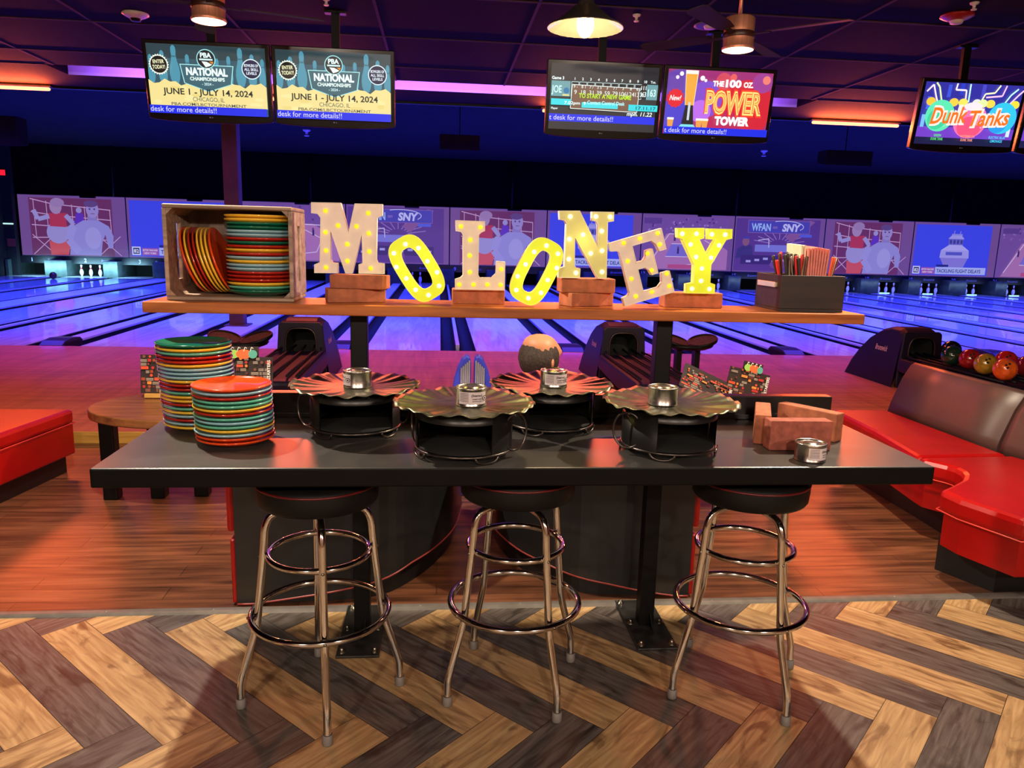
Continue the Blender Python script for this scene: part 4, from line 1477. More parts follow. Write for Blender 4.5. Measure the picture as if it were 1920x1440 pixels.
def draw_score(F):
    F.rect(0, 0, 16, 9, (36, 38, 44))
    ticker(F, 't desk for more details!!', 1.1, 0.05)
    wt = (226, 240, 240)
    F.text('Game 3', 0.15, 6.85, 0.42, wt, align='l', bold=0.03)
    for i in range(10):
        F.text(str(i + 1), 3.55 + 1.17 * i, 6.85, 0.36, wt, bold=0.03)
    F.text('Tot.', 15.2, 6.85, 0.34, wt, bold=0.02)
    F.rect(0.1, 4.55, 2.9, 6.65, (98, 150, 156))
    F.text('JOE', 0.15, 5.05, 1.0, (196, 236, 236), align='l', width=1.5)
    F.disc(2.35, 5.35, 0.42, (30, 110, 160))
    F.rect(1.8, 4.62, 2.8, 4.86, (206, 200, 130))
    F.rect(14.3, 4.55, 15.95, 6.65, (98, 150, 156))
    F.text('163', 15.1, 5.05, 1.0, (196, 236, 236), width=1.2)
    for i in range(9):
        u = 3.05 + 1.17 * i
        F.line([(u, 4.6), (u + 1.05, 4.6), (u + 1.05, 6.6), (u, 6.6), (u, 4.6)], 0.07, (188, 214, 214))
        F.rect(u + 0.45, 6.05, u + 1.02, 6.55, (16, 16, 20))
    F.rect(13.3, 4.8, 14.2, 6.6, (12, 14, 20))
    F.text('111', 13.75, 5.9, 0.55, wt, width=0.75)
    F.text('163', 13.75, 4.95, 0.7, wt, width=0.8)
    F.poly([(3.0, 2.95), (13.0, 2.75), (13.1, 6.05), (3.1, 6.2)], (112, 82, 66))
    F.line([(3.0, 2.95), (13.0, 2.75), (13.1, 6.05), (3.1, 6.2), (3.0, 2.95)], 0.09, (226, 236, 230))
    for i, s in enumerate(['9 -', '8 1', '7 /', '3 5', '  3', '7 /', '  3', '  8', '6 3']):
        F.text(s, 3.6 + 1.17 * i, 5.75, 0.42, wt, bold=0.0)
    for i, s in enumerate(['9', '18', '31', '39', '59', '79', '106', '124', '133']):
        F.text(s, 3.6 + 1.17 * i, 4.9, 0.62, (226, 236, 226), bold=0.0)
    F.text('TO START A NEW GAME', 8.0, 4.45, 0.62, (176, 220, 40), width=7.8, bold=0.03)
    F.rect(0.05, 3.35, 3.0, 4.2, (40, 206, 216))
    F.rect(4.6, 3.1, 10.0, 3.85, (60, 208, 216))
    F.rect(11.6, 2.95, 15.95, 3.8, (40, 206, 216))
    F.text('Contact Control Desk', 8.2, 3.62, 0.5, (180, 240, 244), width=5.6, bold=0.02)
    F.text('17.11.17', 14.2, 3.15, 0.45, (16, 70, 90), width=3.0)
    F.text('7.02pm  9', 3.6, 3.5, 0.42, (226, 240, 240), width=3.2)
    F.text('Player', 0.1, 2.75, 0.3, wt, align='l')
    F.text('mph. 11.22', 15.2, 2.25, 0.58, wt, align='r', width=3.8, shear=0.2)


def draw_power(F):
    F.rect(0, 0, 16, 9, (150, 44, 110))
    for x, y, r, c in ((2, 7, 3, (96, 60, 160)), (12.5, 4.0, 4.2, (198, 30, 50)), (9, 1.8, 3.0, (176, 30, 80)), (6, 5, 2.6, (120, 70, 190)), (14.5, 7.6, 1.6, (150, 60, 140)), (1.5, 2.6, 2.4, (70, 60, 190)), (8.5, 7.6, 1.2, (200, 70, 90)), (5.4, 3.3, 1.6, (176, 100, 220))):
        F.disc(x, y, r, c, ry=min(r, 9 - y if y > 4.5 else y))
    for x, y, r, c in ((2.0, 8.4, 0.3, (250, 240, 250)), (1.4, 7.9, 0.26, (240, 220, 250)), (5.2, 7.9, 0.35, (246, 230, 250)), (5.7, 7.6, 0.22, (246, 230, 250)), (9.9, 8.2, 0.5, (220, 90, 90)), (15.0, 8.0, 0.6, (226, 120, 110))):
        F.disc(x, y, r, c)
    F.poly([(2.55, 8.9), (4.5, 8.9), (4.25, 4.1), (2.9, 4.1)], (236, 230, 220))
    F.poly([(2.65, 8.4), (4.4, 8.4), (4.18, 4.1), (2.95, 4.1)], (232, 160, 60))
    F.poly([(3.0, 4.1), (4.15, 4.1), (4.5, 1.2), (2.6, 1.2)], (24, 26, 34))
    F.rect(3.4, 2.0, 3.75, 4.5, (190, 200, 206))
    F.poly([(2.3, 1.05), (4.8, 1.05), (4.5, 1.4), (2.6, 1.4)], (120, 210, 220))
    for x in (0.9, 5.3, 6.2):
        F.poly([(x - 0.5, 2.2), (x + 0.5, 2.2), (x + 0.38, 1.05), (x - 0.38, 1.05)], (224, 150, 70))
        F.rect(x - 0.5, 2.0, x + 0.5, 2.3, (244, 236, 220))
    F.disc(1.3, 5.0, 1.35, (214, 26, 44), spikes=1, n=26)
    F.text('New!', 1.3, 4.7, 0.75, (250, 236, 236), width=1.8, shear=0.3)
    F.text('THE', 7.6, 6.9, 0.72, (246, 246, 246), width=1.7, bold=0.05)
    F.text('100', 9.9, 6.85, 1.0, (250, 250, 250), width=2.4, bold=0.05)
    F.text('OZ.', 12.2, 6.9, 0.72, (246, 246, 246), width=1.5, bold=0.05)
    F.text('POWER', 10.3, 3.15, 3.2, (236, 60, 40), width=9.0, bold=0.10)
    F.text('POWER', 10.3, 3.2, 3.1, (250, 214, 120), width=8.7, bold=0.05)
    F.text('POWER', 10.3, 3.25, 3.0, (214, 66, 40), width=8.5, bold=0.0)
    F.text('POWER', 10.3, 3.3, 2.9, (250, 200, 100), width=8.4, bold=-0.02)
    F.text('TOWER', 10.3, 1.55, 1.15, (250, 250, 250), width=5.4, bold=0.06)
    ticker(F, 't desk for more details!!', 0.0, 0.05)


def draw_drinks(F):
    F.rect(0, 0, 16, 9, (46, 44, 150))
    F.rect(0, 1.0, 16, 2.6, (110, 60, 190))
    F.rect(0, 0, 16, 1.05, (24, 26, 66))
    for x, y, c in ((1, 6, (70, 90, 220)), (4, 7.8, (60, 80, 210)), (6, 8.2, (40, 60, 190)), (9.5, 8, (70, 70, 190)), (0.6, 3.4, (120, 180, 240)), (15.2, 4, (220, 60, 160)), (15, 2.4, (200, 220, 250))):
        F.rect(x - 0.3, y - 0.9, x + 0.3, min(8.95, y + 0.9), c)
    for pts, c in (([(0.3, 7.6), (1.2, 8.6), (1.9, 7.0), (2.4, 6.0)], (250, 226, 250)), ([(1.6, 8.9), (2.2, 8.3), (3.0, 6.2)], (226, 246, 170)), ([(5.0, 8.9), (4.9, 8.0), (6.6, 8.0), (6.8, 6.4)], (250, 230, 240)), ([(7.1, 8.9), (7.3, 6.3)], (190, 240, 240)),
                   ([(12.0, 8.9), (11.3, 7.8), (9.8, 7.6), (9.3, 6.4)], (240, 240, 190)), ([(13.0, 8.9), (12.6, 7.4), (10.0, 7.1)], (250, 190, 230)), ([(15.0, 8.5), (14.0, 7.6), (13.2, 6.3)], (190, 246, 240)), ([(15.9, 8.3), (15.2, 7.6), (14.0, 6.2)], (246, 200, 240))):
        F.line(pts, 0.24, c)
    for x, c in ((0.9, (236, 190, 60)), (4.6, (240, 200, 70)), (6.1, (240, 220, 90)), (10.6, (240, 210, 80)), (14.6, (236, 214, 60)), (8.3, (220, 220, 210)), (9.3, (220, 236, 160))):
        F.disc(x + 0.3, 6.2, 0.75, c, ry=0.6)
    F.disc(3.0, 4.2, 2.35, (90, 220, 170), ry=2.3)
    F.disc(2.6, 3.7, 1.5, (60, 200, 150))
    F.disc(13.2, 4.2, 2.4, (50, 190, 226), ry=2.3)
    F.disc(12.7, 3.6, 1.6, (40, 150, 226))
    F.disc(8.1, 3.6, 2.75, (244, 110, 170), ry=2.5)
    F.disc(8.1, 2.7, 2.0, (246, 80, 120), ry=1.55)
    F.disc(8.1, 5.7, 1.5, (250, 220, 226), ry=0.6)
    for b, c in ((0.11, (250, 224, 214)), (0.02, (232, 110, 30))):
        F.text('Dunk', 4.5, 3.2, 2.4, c, width=6.0, bold=b, shear=0.25, rot=0.06)
        F.text('Tanks', 11.2, 3.1, 2.3, c, width=6.6, bold=b, shear=0.25, rot=0.06)
    for x, s1, s2, c in ((3.2, 'GREEN', 'DUNK TANK', (90, 220, 110)), (8.1, 'WATERMELON', 'DUNK TANK', (246, 150, 130)), (13.0, 'ELECTRIC BLUE', 'LEMONADE', (70, 200, 240))):
        F.text(s1, x, 1.2, 0.36, c, width=min(2.7, len(s1) * 0.24), bold=0.02)
        F.text(s2, x, 0.65, 0.4, c, width=2.0, bold=0.02)


tv(-1.945, 'black television far left over the approach, showing the PBA tournament poster', draw_pba)
tv(-0.905, 'black television second from the left, showing the same PBA poster', draw_pba)
tv(1.432, 'black television showing a bowling score sheet with the name JOE', draw_score)
tv(2.472, 'black television showing THE 100 OZ POWER TOWER beer poster', draw_power)
tv(4.872, 'black television at the right showing the Dunk Tanks drinks poster', draw_drinks)
tv(5.925, 'black television cut off by the right picture edge', draw_drinks)

# ================================================================== lamps
copper = mat('brushed_copper', (232, 158, 128), rough=0.42, metal=0.55, var=0.12, scale=3, stretch=(30, 30, 0.5))
dark_shade = mat('dark_lamp_metal', (70, 62, 58), rough=0.4, metal=0.6)
shade_in = mat('mirror_shade_lining', (150, 140, 118), rough=0.2, metal=0.85, var=0.03)
pd = thing('pendant_lamp', 'dark cone-shaped pendant lamp with a bare glowing bulb above the letters', 'lamp', (0.60, 3.38, 2.55))
bm = newbm()
lathe(bm, [(0.020, 0.185), (0.030, 0.180), (0.034, 0.150), (0.060, 0.128), (0.110, 0.085), (0.157, 0.058), (0.160, 0.053), (0.1585, 0.0525)], 56)
obj('lamp_shade', bm, dark_shade, pd, world=False)
bm = newbm()
lathe(bm, [(0.030, 0.150), (0.058, 0.124), (0.108, 0.082), (0.155, 0.056), (0.1585, 0.0525)], 56, fn=lambda r, z, a: (r, z + 0.0008 * math.cos(28 * a)))
obj('shade_lining', bm, shade_in, pd, world=False)
bm = newbm()
lathe(bm, [(0, 0.33), (0.019, 0.33), (0.019, 0.250), (0.026, 0.245), (0.026, 0.186), (0, 0.186)], 24)
obj('socket', bm, mat('aged_brass', (196, 150, 84), rough=0.3, metal=1.0), pd, world=False)
bm = newbm()
tube(bm, [(0, 0, 0.33), (0, 0, CEIL - 2.55)], 0.005, 8)
obj('cord', bm, black_metal, pd, world=False)
bm = newbm()
lathe(bm, [(0.014, 0.150), (0.020, 0.135), (0.031, 0.105), (0.036, 0.075), (0.034, 0.045), (0.022, 0.024), (0.008, 0.016), (0, 0.015)], 28)
bulb = obj('bulb', bm, glow((255, 226, 160), 9.0), pd, world=False)
bulb.visible_shadow = True


def make_fan(loc, label, seed):
    t = thing('ceiling_fan', label, 'fan', loc, R(seed), 'copper ceiling fans')
    H = CEIL - loc[2]
    bm = newbm()
    lathe(bm, [(0.1065, 0.0), (0.112, 0.010), (0.108, 0.020), (0.103, 0.026), (0.103, 0.075)], 48)
    lathe(bm, [(0.103, 0.115), (0.103, 0.205), (0.095, 0.213), (0.03, 0.217), (0, 0.217)], 48)
    obj('motor_housing', bm, copper, t, world=False)
    bm = newbm()
    lathe(bm, [(0.104, 0.075), (0.107, 0.078), (0.107, 0.112), (0.104, 0.115)], 48)
    obj('dark_band', bm, mat('brown_fan_band', (66, 34, 26), rough=0.4), t, world=False)
    bm = newbm()
    lathe(bm, [(0.1060, 0.002), (0.09, -0.003), (0, -0.006)], 48)
    obj('light_disc', bm, glow((255, 214, 176), 6.0), t, world=False)
    bm = newbm()
    tube(bm, [(0, 0, 0.215), (0, 0, H - 0.06)], 0.012, 10)
    lathe(bm, [(0.012, H - 0.085), (0.045, H - 0.07), (0.065, H - 0.03), (0.068, H - 0.001), (0, H - 0.001)], 28)
    obj('downrod', bm, copper, t, world=False)
    for k in range(4):
        a = R(18) + k * PI / 2
        M = Matrix.Rotation(a, 4, 'Z') @ Matrix.Translation((0, 0, 0.095)) @ Matrix.Rotation(R(10), 4, 'X')
        bm = newbm()
        box(bm, 0.10, 0.22, -0.018, 0.018, -0.003, 0.003, M=M)
        pts = [(0.20, -0.045), (0.30, -0.06), (0.70, -0.072), (0.74, -0.05), (0.745, 0.0), (0.74, 0.05), (0.70, 0.072), (0.30, 0.06), (0.20, 0.045)]
        vs = prism(bm, pts, lambda u, v: (u, v, 0.0035), lambda u, v: (u, v, 0.0095))
        bmesh.ops.transform(bm, matrix=M, verts=vs)
        obj('blade', bm, mat('grey_wood_blade', (54, 42, 42), rough=0.7, spec=0.1), t, world=False)
    # the fan's own red-tinted lamp
    light('fan_light', 'SPOT', (loc[0], loc[1], loc[2] - 0.02), 60, (1.0, 0.22, 0.09), 0.09, spot=R(150), blend=0.6)
    return t


f0 = make_fan((-1.508, 5.5, 3.065), 'copper ceiling fan with a lit disc above the left televisions', 0)
f1 = dup(f0, (2.058, 5.5, 3.058), 'copper ceiling fan with a lit disc above the beer television', rot=(0, 0, R(30)))
light('fan_light', 'SPOT', (2.058, 5.5, 3.038), 60, (1.0, 0.22, 0.09), 0.09, spot=R(150), blend=0.6)

tube_on = glow((255, 150, 104), 9.0)
for cx, lab in ((-5.92, 'orange neon tube on the ceiling edge at the far left'), (-1.90, 'orange neon tube on the ceiling edge hidden behind the left televisions'), (2.13, 'orange neon tube on the ceiling edge hidden behind the middle televisions'),
                (6.165, 'orange neon tube on the ceiling edge left of the Dunk Tanks television')):
    t = thing('neon_tube', lab, 'lamp', (cx, 11.42, CEIL), group='orange neon tubes on the ceiling edge')
    bm = newbm()
    box(bm, cx - 0.70, cx + 0.70, 11.37, 11.45, CEIL - 0.034, CEIL - 0.0085, bev=0.004)
    obj('fixture', bm, black_metal, t)
    bm = newbm()
    tube(bm, [(cx - 0.675, 11.40, CEIL - 0.062), (cx - 0.66, 11.40, CEIL - 0.062), (cx + 0.66, 11.40, CEIL - 0.062), (cx + 0.675, 11.40, CEIL - 0.062)], [0.014, 0.022, 0.022, 0.014], 12)
    obj('glowing_tube', bm, glow((255, 120, 70), 7.0), t)
    light('neon_light', 'AREA', (cx, 11.36, CEIL - 0.10), 88, RED, 1.35, rot=(R(-38), 0, 0), size_y=0.05)
    light('neon_uplight', 'AREA', (cx, 11.33, CEIL - 0.10), 130, RED, 1.35, rot=(R(-150), 0, 0), size_y=0.04)

# ------------------------------------------------------------------ small things on the ceiling
off_white = mat('off_white_plastic', (206, 190, 186), rough=0.5)


def dome(name, label, cat, x, y, z, r, m, bulge=0.045, nub=None, group=None):
    t = thing(name, label, cat, (x, y, z), group=group)
    bm = newbm()
    lathe(bm, [(0, 0), (r, 0), (r * 1.02, -0.012), (r * 0.8, -bulge * 0.6), (r * 0.45, -bulge), (0, -bulge)], 32)
    obj('cover', bm, m, t, world=False)
    bm = newbm()
    lathe(bm, [(r * 0.42, -bulge), (r * 0.36, -bulge - 0.02), (0, -bulge - 0.024)], 20)
    obj('sensor', bm, nub or off_white, t, world=False)
    return t


dome('smoke_detector', 'pale round smoke detector on the dark ceiling at the upper left', 'smoke detector', -2.70, 7.55, CEIL, 0.11, off_white, nub=black_metal)
dome('fire_strobe', 'red round fire alarm strobe with a clear lens at the upper right', 'alarm', 4.154, 6.27, CEIL, 0.125, mat('red_alarm_plastic', (150, 24, 26), rough=0.35), nub=off_white)
dome('ceiling_speaker', 'flat round ceiling speaker left of the right fan', 'speaker', 2.33, 6.92, CEIL, 0.14, mat('grey_speaker_grille', (96, 80, 84), rough=0.6), bulge=0.012)
for x, y, z, lab in ((-3.446, 21.07, HIGH, 'tiny white sprinkler head below the second television'), (9.098, 21.65, HIGH, 'tiny white sprinkler head below the beer television'), (4.07, 5.95, CEIL, 'small pale sprinkler head near the red strobe'),
                     (1.63, 6.75, CEIL, 'small sprinkler head left of the right fan'), (-0.93, 6.78, CEIL, 'small sprinkler head right of the left fan')):
    bm = newbm()
    s = 3.0 if z == HIGH else 1.0
    lathe(bm, [(0, 0), (0.035 * s, 0), (0.03 * s, -0.012 * s), (0.012 * s, -0.02 * s), (0.010 * s, -0.045 * s), (0.022 * s, -0.048 * s), (0.02 * s, -0.055 * s), (0, -0.055 * s)], 16)
    o = obj('sprinkler', bm, off_white, None, loc=(x, y, z))
    tag(o, lab, 'sprinkler', 'ceiling sprinklers')
for x, y, z, w, h_, lab in ((0.39, 16.0, 3.59, 0.80, 0.30, 'black box speaker hanging between the two pairs of televisions'), (8.60, 16.0, 3.575, 1.02, 0.31, 'black box speaker hanging under the right neon tube'), (-8.45, 16.0, 3.48, 0.85, 0.55, 'black box speaker at the left picture edge')):
    t = thing('hanging_speaker', lab, 'speaker', (x, y, z), group='black speakers hung over the lanes')
    bm = newbm()
    prism(bm, [(-h_ / 2, 0.0), (h_ / 2, 0.0), (h_ / 2, 0.4), (-h_ / 2 + 0.06, 0.4)], lambda v, u: (x - w / 2, y + u, z + v), lambda v, u: (x + w / 2, y + u, z + v))
    obj('cabinet', bm, mat('matt_black_speaker', (30, 12, 6), rough=0.8, spec=0.1), t, bevel=0.01)
    bm = newbm()
    tube(bm, [(x, y + 0.2, z + h_ / 2), (x, y + 0.2, HIGH)], 0.010, 8)
    obj('hanger', bm, black_metal, t)

# signs on the short dark pier beside the first lane
bm = newbm()
box(bm, -14.199, -13.87, 26.95, 27.15, 0.0, HIGH - 0.001)
struct('wall_pier', bm, wall_dark)
t = thing('exit_sign', 'red lit exit sign on the dark wall at the far left', 'sign', (-14.08, 26.93, 3.33))
bm = newbm()
box(bm, -14.19, -13.95, 26.89, 26.949, 3.27, 3.48, bev=0.01)
obj('housing', bm, black_metal, t)
F = Flat(lambda u, v, l: (u, 26.888 - l * 3, v), lit=1.6)
F.rect(-14.18, 3.29, -13.96, 3.46, (236, 24, 44))
F.build('lit_face', t)
bm = newbm()
box(bm, -14.12, -13.88, 26.93, 26.949, 1.03, 1.28)
tag(obj('wall_notice', bm, mat('dull_red_notice', (150, 60, 52), rough=0.6)), 'dull red notice on the dark wall left of the first lane', 'sign')
bm = newbm()
tube(bm, [(-14.19, 26.925, 1.76), (-13.88, 26.925, 1.76)], 0.022, 8)
tag(obj('light_strip', bm, glow((190, 240, 236), 1.2)), 'thin white-green light strip on the dark left wall', 'lamp')

# ================================================================== booths and benches


def offset_path(P, d):
    out = []
    for i in range(len(P)):
        a, b = Vector(P[max(i - 1, 0)]), Vector(P[min(i + 1, len(P) - 1)])
        t = (b - a).normalized()
        out.append((P[i][0] - t.y * d, P[i][1] + t.x * d))
    return out


def band_poly(P, d0, d1):
    return offset_path(P, d0) + offset_path(P, d1)[::-1]


def booth(path, side, label):
    P = [(v.x, v.y) for v in smooth_path([(x, y, 0) for x, y in path], 5)]
    t = thing('curved_booth', label, 'booth', (P[0][0], P[0][1], 0), group='curved booths behind the table')
    bm = newbm()
    prism(bm, band_poly(P, 0.035 * side, 0.10 * side), lambda u, v: (u, v, 0.001), lambda u, v: (u, v, 0.125))
    obj('kick_base', bm, kick_black, t)
    bm = newbm()
    n = len(P)
    Q0, Q1 = offset_path(P, 0.0), offset_path(P, 0.085 * side)
    lo = [0.012 + 0.115 * min(1.0, max(0.0, (i / n - 0.05) / 0.45)) for i in range(n)]
    ring = []
    for i in range(n):
        ring.append([bm.verts.new(q) for q in ((*Q0[i], lo[i]), (*Q1[i], lo[i]), (*Q1[i], 0.79), (*Q0[i], 0.79))])
    for a, b in zip(ring[:-1], ring[1:]):
        for j in range(4):
            bm.faces.new((a[j], a[(j + 1) % 4], b[(j + 1) % 4], b[j]))
    bm.faces.new(ring[0])
    bm.faces.new(ring[-1][::-1])
    obj('outer_panel', bm, booth_panel, t)
    bm = newbm()
    tube(bm, [(*Q0[i], lo[i] - 0.003) for i in range(n)], 0.005, 6)
    obj('edge_trim', bm, mat('dull_red_trim', (150, 60, 56), rough=0.3), t)
    bm = newbm()
    prism(bm, band_poly(P, 0.0855 * side, 0.17 * side), lambda u, v: (u, v, 0.40), lambda u, v: (u, v, 0.785))
    obj('backrest', bm, vinyl_red, t, bevel=0.02)
    bm = newbm()
    prism(bm, band_poly(P, 0.172 * side, 0.50 * side), lambda u, v: (u, v, 0.14), lambda u, v: (u, v, 0.43))
    obj('seat', bm, vinyl_red, t, bevel=0.02)
    e = Vector(P[0])
    dx = -0.001 if side > 0 else 0.001
    w = -0.024 if side > 0 else 0.024
    bm = newbm()
    box(bm, min(e.x + dx, e.x + w), max(e.x + dx, e.x + w), e.y + 0.005, e.y + 0.5, 0.012, 0.33, bev=0.008)
    box(bm, min(e.x + dx, e.x + w * 1.6), max(e.x + dx, e.x + w * 1.6), e.y + 0.012, e.y + 0.30, 0.36, 0.76, bev=0.016)
    obj('end_cushion', bm, vinyl_red, t)
    return t


booth([(-0.930, 3.432), (-0.70, 3.430), (-0.45, 3.440), (-0.233, 3.500), (-0.065, 3.706), (0.045, 3.93), (0.11, 4.15), (0.15, 4.5)], 1, 'left curved booth with a black outside panel and red end, seen under the table')
booth([(1.245, 3.432), (1.05, 3.430), (0.87, 3.442), (0.655, 3.500), (0.47, 3.69), (0.36, 3.93), (0.31, 4.15), (0.29, 4.5)], -1, 'right curved booth with a black outside panel, seen under the table')

# right hand bench with a rounded inside corner
seatR = [(3.02, 5.50), (2.981, 4.83), (2.897, 4.25), (2.888, 4.14), (2.925, 4.085), (2.960, 4.03), (2.974, 3.98), (2.968, 3.92), (2.940, 3.86), (2.869, 3.775), (2.777, 3.705), (2.700, 3.65), (2.618, 3.598), (2.628, 3.45), (2.683, 3.296), (2.735, 3.15), (4.10, 3.15), (4.10, 3.60), (3.72, 3.80), (3.56, 4.10), (3.505, 4.33), (3.475, 5.50)]
rb = thing('corner_bench', 'red vinyl bench with a brown back and a rounded inside corner at the right', 'bench', (3.2, 4.3, 0))
bm = newbm()
prism(bm, inset(seatR, 0.03), lambda u, v: (u, v, 0.20), lambda u, v: (u, v, 0.385))
obj('red_base', bm, vinyl_red, rb)
bm = newbm()
prism(bm, seatR[:3] + [(2.893, 4.203), (3.512, 4.245)] + seatR[-2:], lambda u, v: (u, v, 0.386), lambda u, v: (u, v, 0.50))
obj('seat_cushion', bm, vinyl_red, rb, bevel=0.03)
bm = newbm()
prism(bm, [(2.892, 4.197)] + seatR[3:-2] + [(3.522, 4.238)], lambda u, v: (u, v, 0.386), lambda u, v: (u, v, 0.50))
obj('seat_cushion', bm, vinyl_red, rb, bevel=0.03)
bm = newbm()
tube(bm, [(u, v, 0.392) for u, v in inset(seatR, -0.002)], 0.004, 6, closed=True)
obj('seam_piping', bm, mat('pale_red_piping', (214, 60, 50), rough=0.4), rb)
kickR = [(3.14, 5.45), (3.13, 4.50), (3.11, 4.05), (3.09, 3.92), (2.95, 3.80), (2.735, 3.712), (2.865, 3.425), (4.0, 3.425), (4.0, 3.60), (3.66, 3.80), (3.50, 4.10), (3.45, 4.33), (3.42, 5.45)]
bm = newbm()
prism(bm, kickR, lambda u, v: (u, v, 0.001), lambda u, v: (u, v, 0.199))
obj('kick_base', bm, kick_black, rb)


def back_panel(parent, P, lean, z0, z1, m, nm='backrest', thick=0.10):
    """padded back along a floor path, leaning outwards to the right of travel"""
    n = len(P)
    bm = newbm()
    rows = []
    L0 = P
    N = [Vector((a[0] - b[0], a[1] - b[1])) for a, b in zip(offset_path(P, -1.0), P)]
    for i in range(n):
        r = []
        for f, zz in ((0.0, z0), (0.25, z0 + 0.25 * (z1 - z0)), (0.7, z0 + 0.72 * (z1 - z0)), (0.95, z0 + 0.95 * (z1 - z0)), (1.12, z1), (1.30, z1 - 0.02)):
            bulge = 0.022 * math.sin(PI * min(1, f))
            r.append((L0[i][0] + N[i].x * (lean * f - bulge), L0[i][1] + N[i].y * (lean * f - bulge), zz))
        r += [(L0[i][0] + N[i].x * (lean * 1.3 + thick * 0.7), L0[i][1] + N[i].y * (lean * 1.3 + thick * 0.7), z1 - 0.06), (L0[i][0] + N[i].x * (thick + lean * 0.6), L0[i][1] + N[i].y * (thick + lean * 0.6), z0)]
        rows.append([bm.verts.new(p) for p in r])
    for a, b in zip(rows[:-1], rows[1:]):
        for j in range(len(a)):
            f = bm.faces.new((a[j], a[(j + 1) % len(a)], b[(j + 1) % len(a)], b[j]))
            f.smooth = j < 5
    bm.faces.new(rows[0])
    bm.faces.new(rows[-1][::-1])
    return obj(nm, bm, m, parent)


back_panel(rb, [(3.475, 5.50), (3.483, 5.1), (3.495, 4.7), (3.505, 4.36)][::-1], 0.165, 0.46, 0.872, vinyl_brown)
back_panel(rb, [(v.x, v.y) for v in smooth_path([(3.507, 4.335, 0), (3.56, 4.10, 0), (3.72, 3.82, 0), (4.08, 3.62, 0)], 4)][::-1], 0.165, 0.46, 0.850, vinyl_brown)

# left hand bench
seatL = [(-2.585, 5.58), (-2.70, 4.85), (-2.84, 3.90), (-2.98, 3.46), (-3.95, 3.46), (-3.75, 5.58)]
lb = thing('red_bench', 'red vinyl bench end with a black base at the left picture edge', 'bench', (-3.1, 4.6, 0))
bm = newbm()
prism(bm, seatL, lambda u, v: (u, v, 0.355), lambda u, v: (u, v, 0.455))
obj('seat_cushion', bm, vinyl_red, lb, bevel=0.025)
bm = newbm()
prism(bm, inset(seatL, 0.006), lambda u, v: (u, v, 0.13), lambda u, v: (u, v, 0.354))
obj('red_base', bm, vinyl_red, lb, bevel=0.012)
bm = newbm()
tube(bm, [(u, v, 0.356) for u, v in inset(seatL, -0.002)], 0.004, 6, closed=True)
obj('seam_piping', bm, mat('pale_red_piping', (214, 60, 50), rough=0.4), lb)
bm = newbm()
prism(bm, inset(seatL, 0.05), lambda u, v: (u, v, 0.001), lambda u, v: (u, v, 0.129))
obj('kick_base', bm, kick_black, lb)
bm = newbm()
box(bm, -3.66, -3.30, 3.6, 5.56, 0.4551, 0.70, bev=0.05)
obj('backrest', bm, vinyl_brown, lb)

# ------------------------------------------------------------------ low oval tables with menus
for (tx, ty, lab) in ((-1.58, 4.99, 'low oval wooden table with black legs, left behind the plate stacks'), (1.98, 4.90, 'low oval wooden table hidden behind the right end of the bar table')):
    t = thing('oval_table', lab, 'table', (tx, ty, 0), group='low oval tables in the booths')
    bm = newbm()
    el = [(0.62 * math.cos(2 * PI * i / 56), 0.44 * math.sin(2 * PI * i / 56)) for i in range(56)]
    prism(bm, el, lambda u, v: (u, v, 0.565), lambda u, v: (u, v, 0.62))
    obj('tabletop', bm, table_wood, t, world=False, bevel=0.008)
    for lx, ly in ((-0.52, -0.025), (-0.235, 0.0), (0.03, 0.03), (0.42, 0.0)):
        bm = newbm()
        box(bm, lx - 0.045, lx + 0.045, ly - 0.045, ly + 0.045, 0.0005, 0.5645, bev=0.008)
        obj('leg', bm, black_metal, t, world=False)

MENU_C = [(206, 74, 40), (214, 128, 52), (176, 40, 34), (120, 70, 50), (150, 60, 36), (90, 36, 28)]


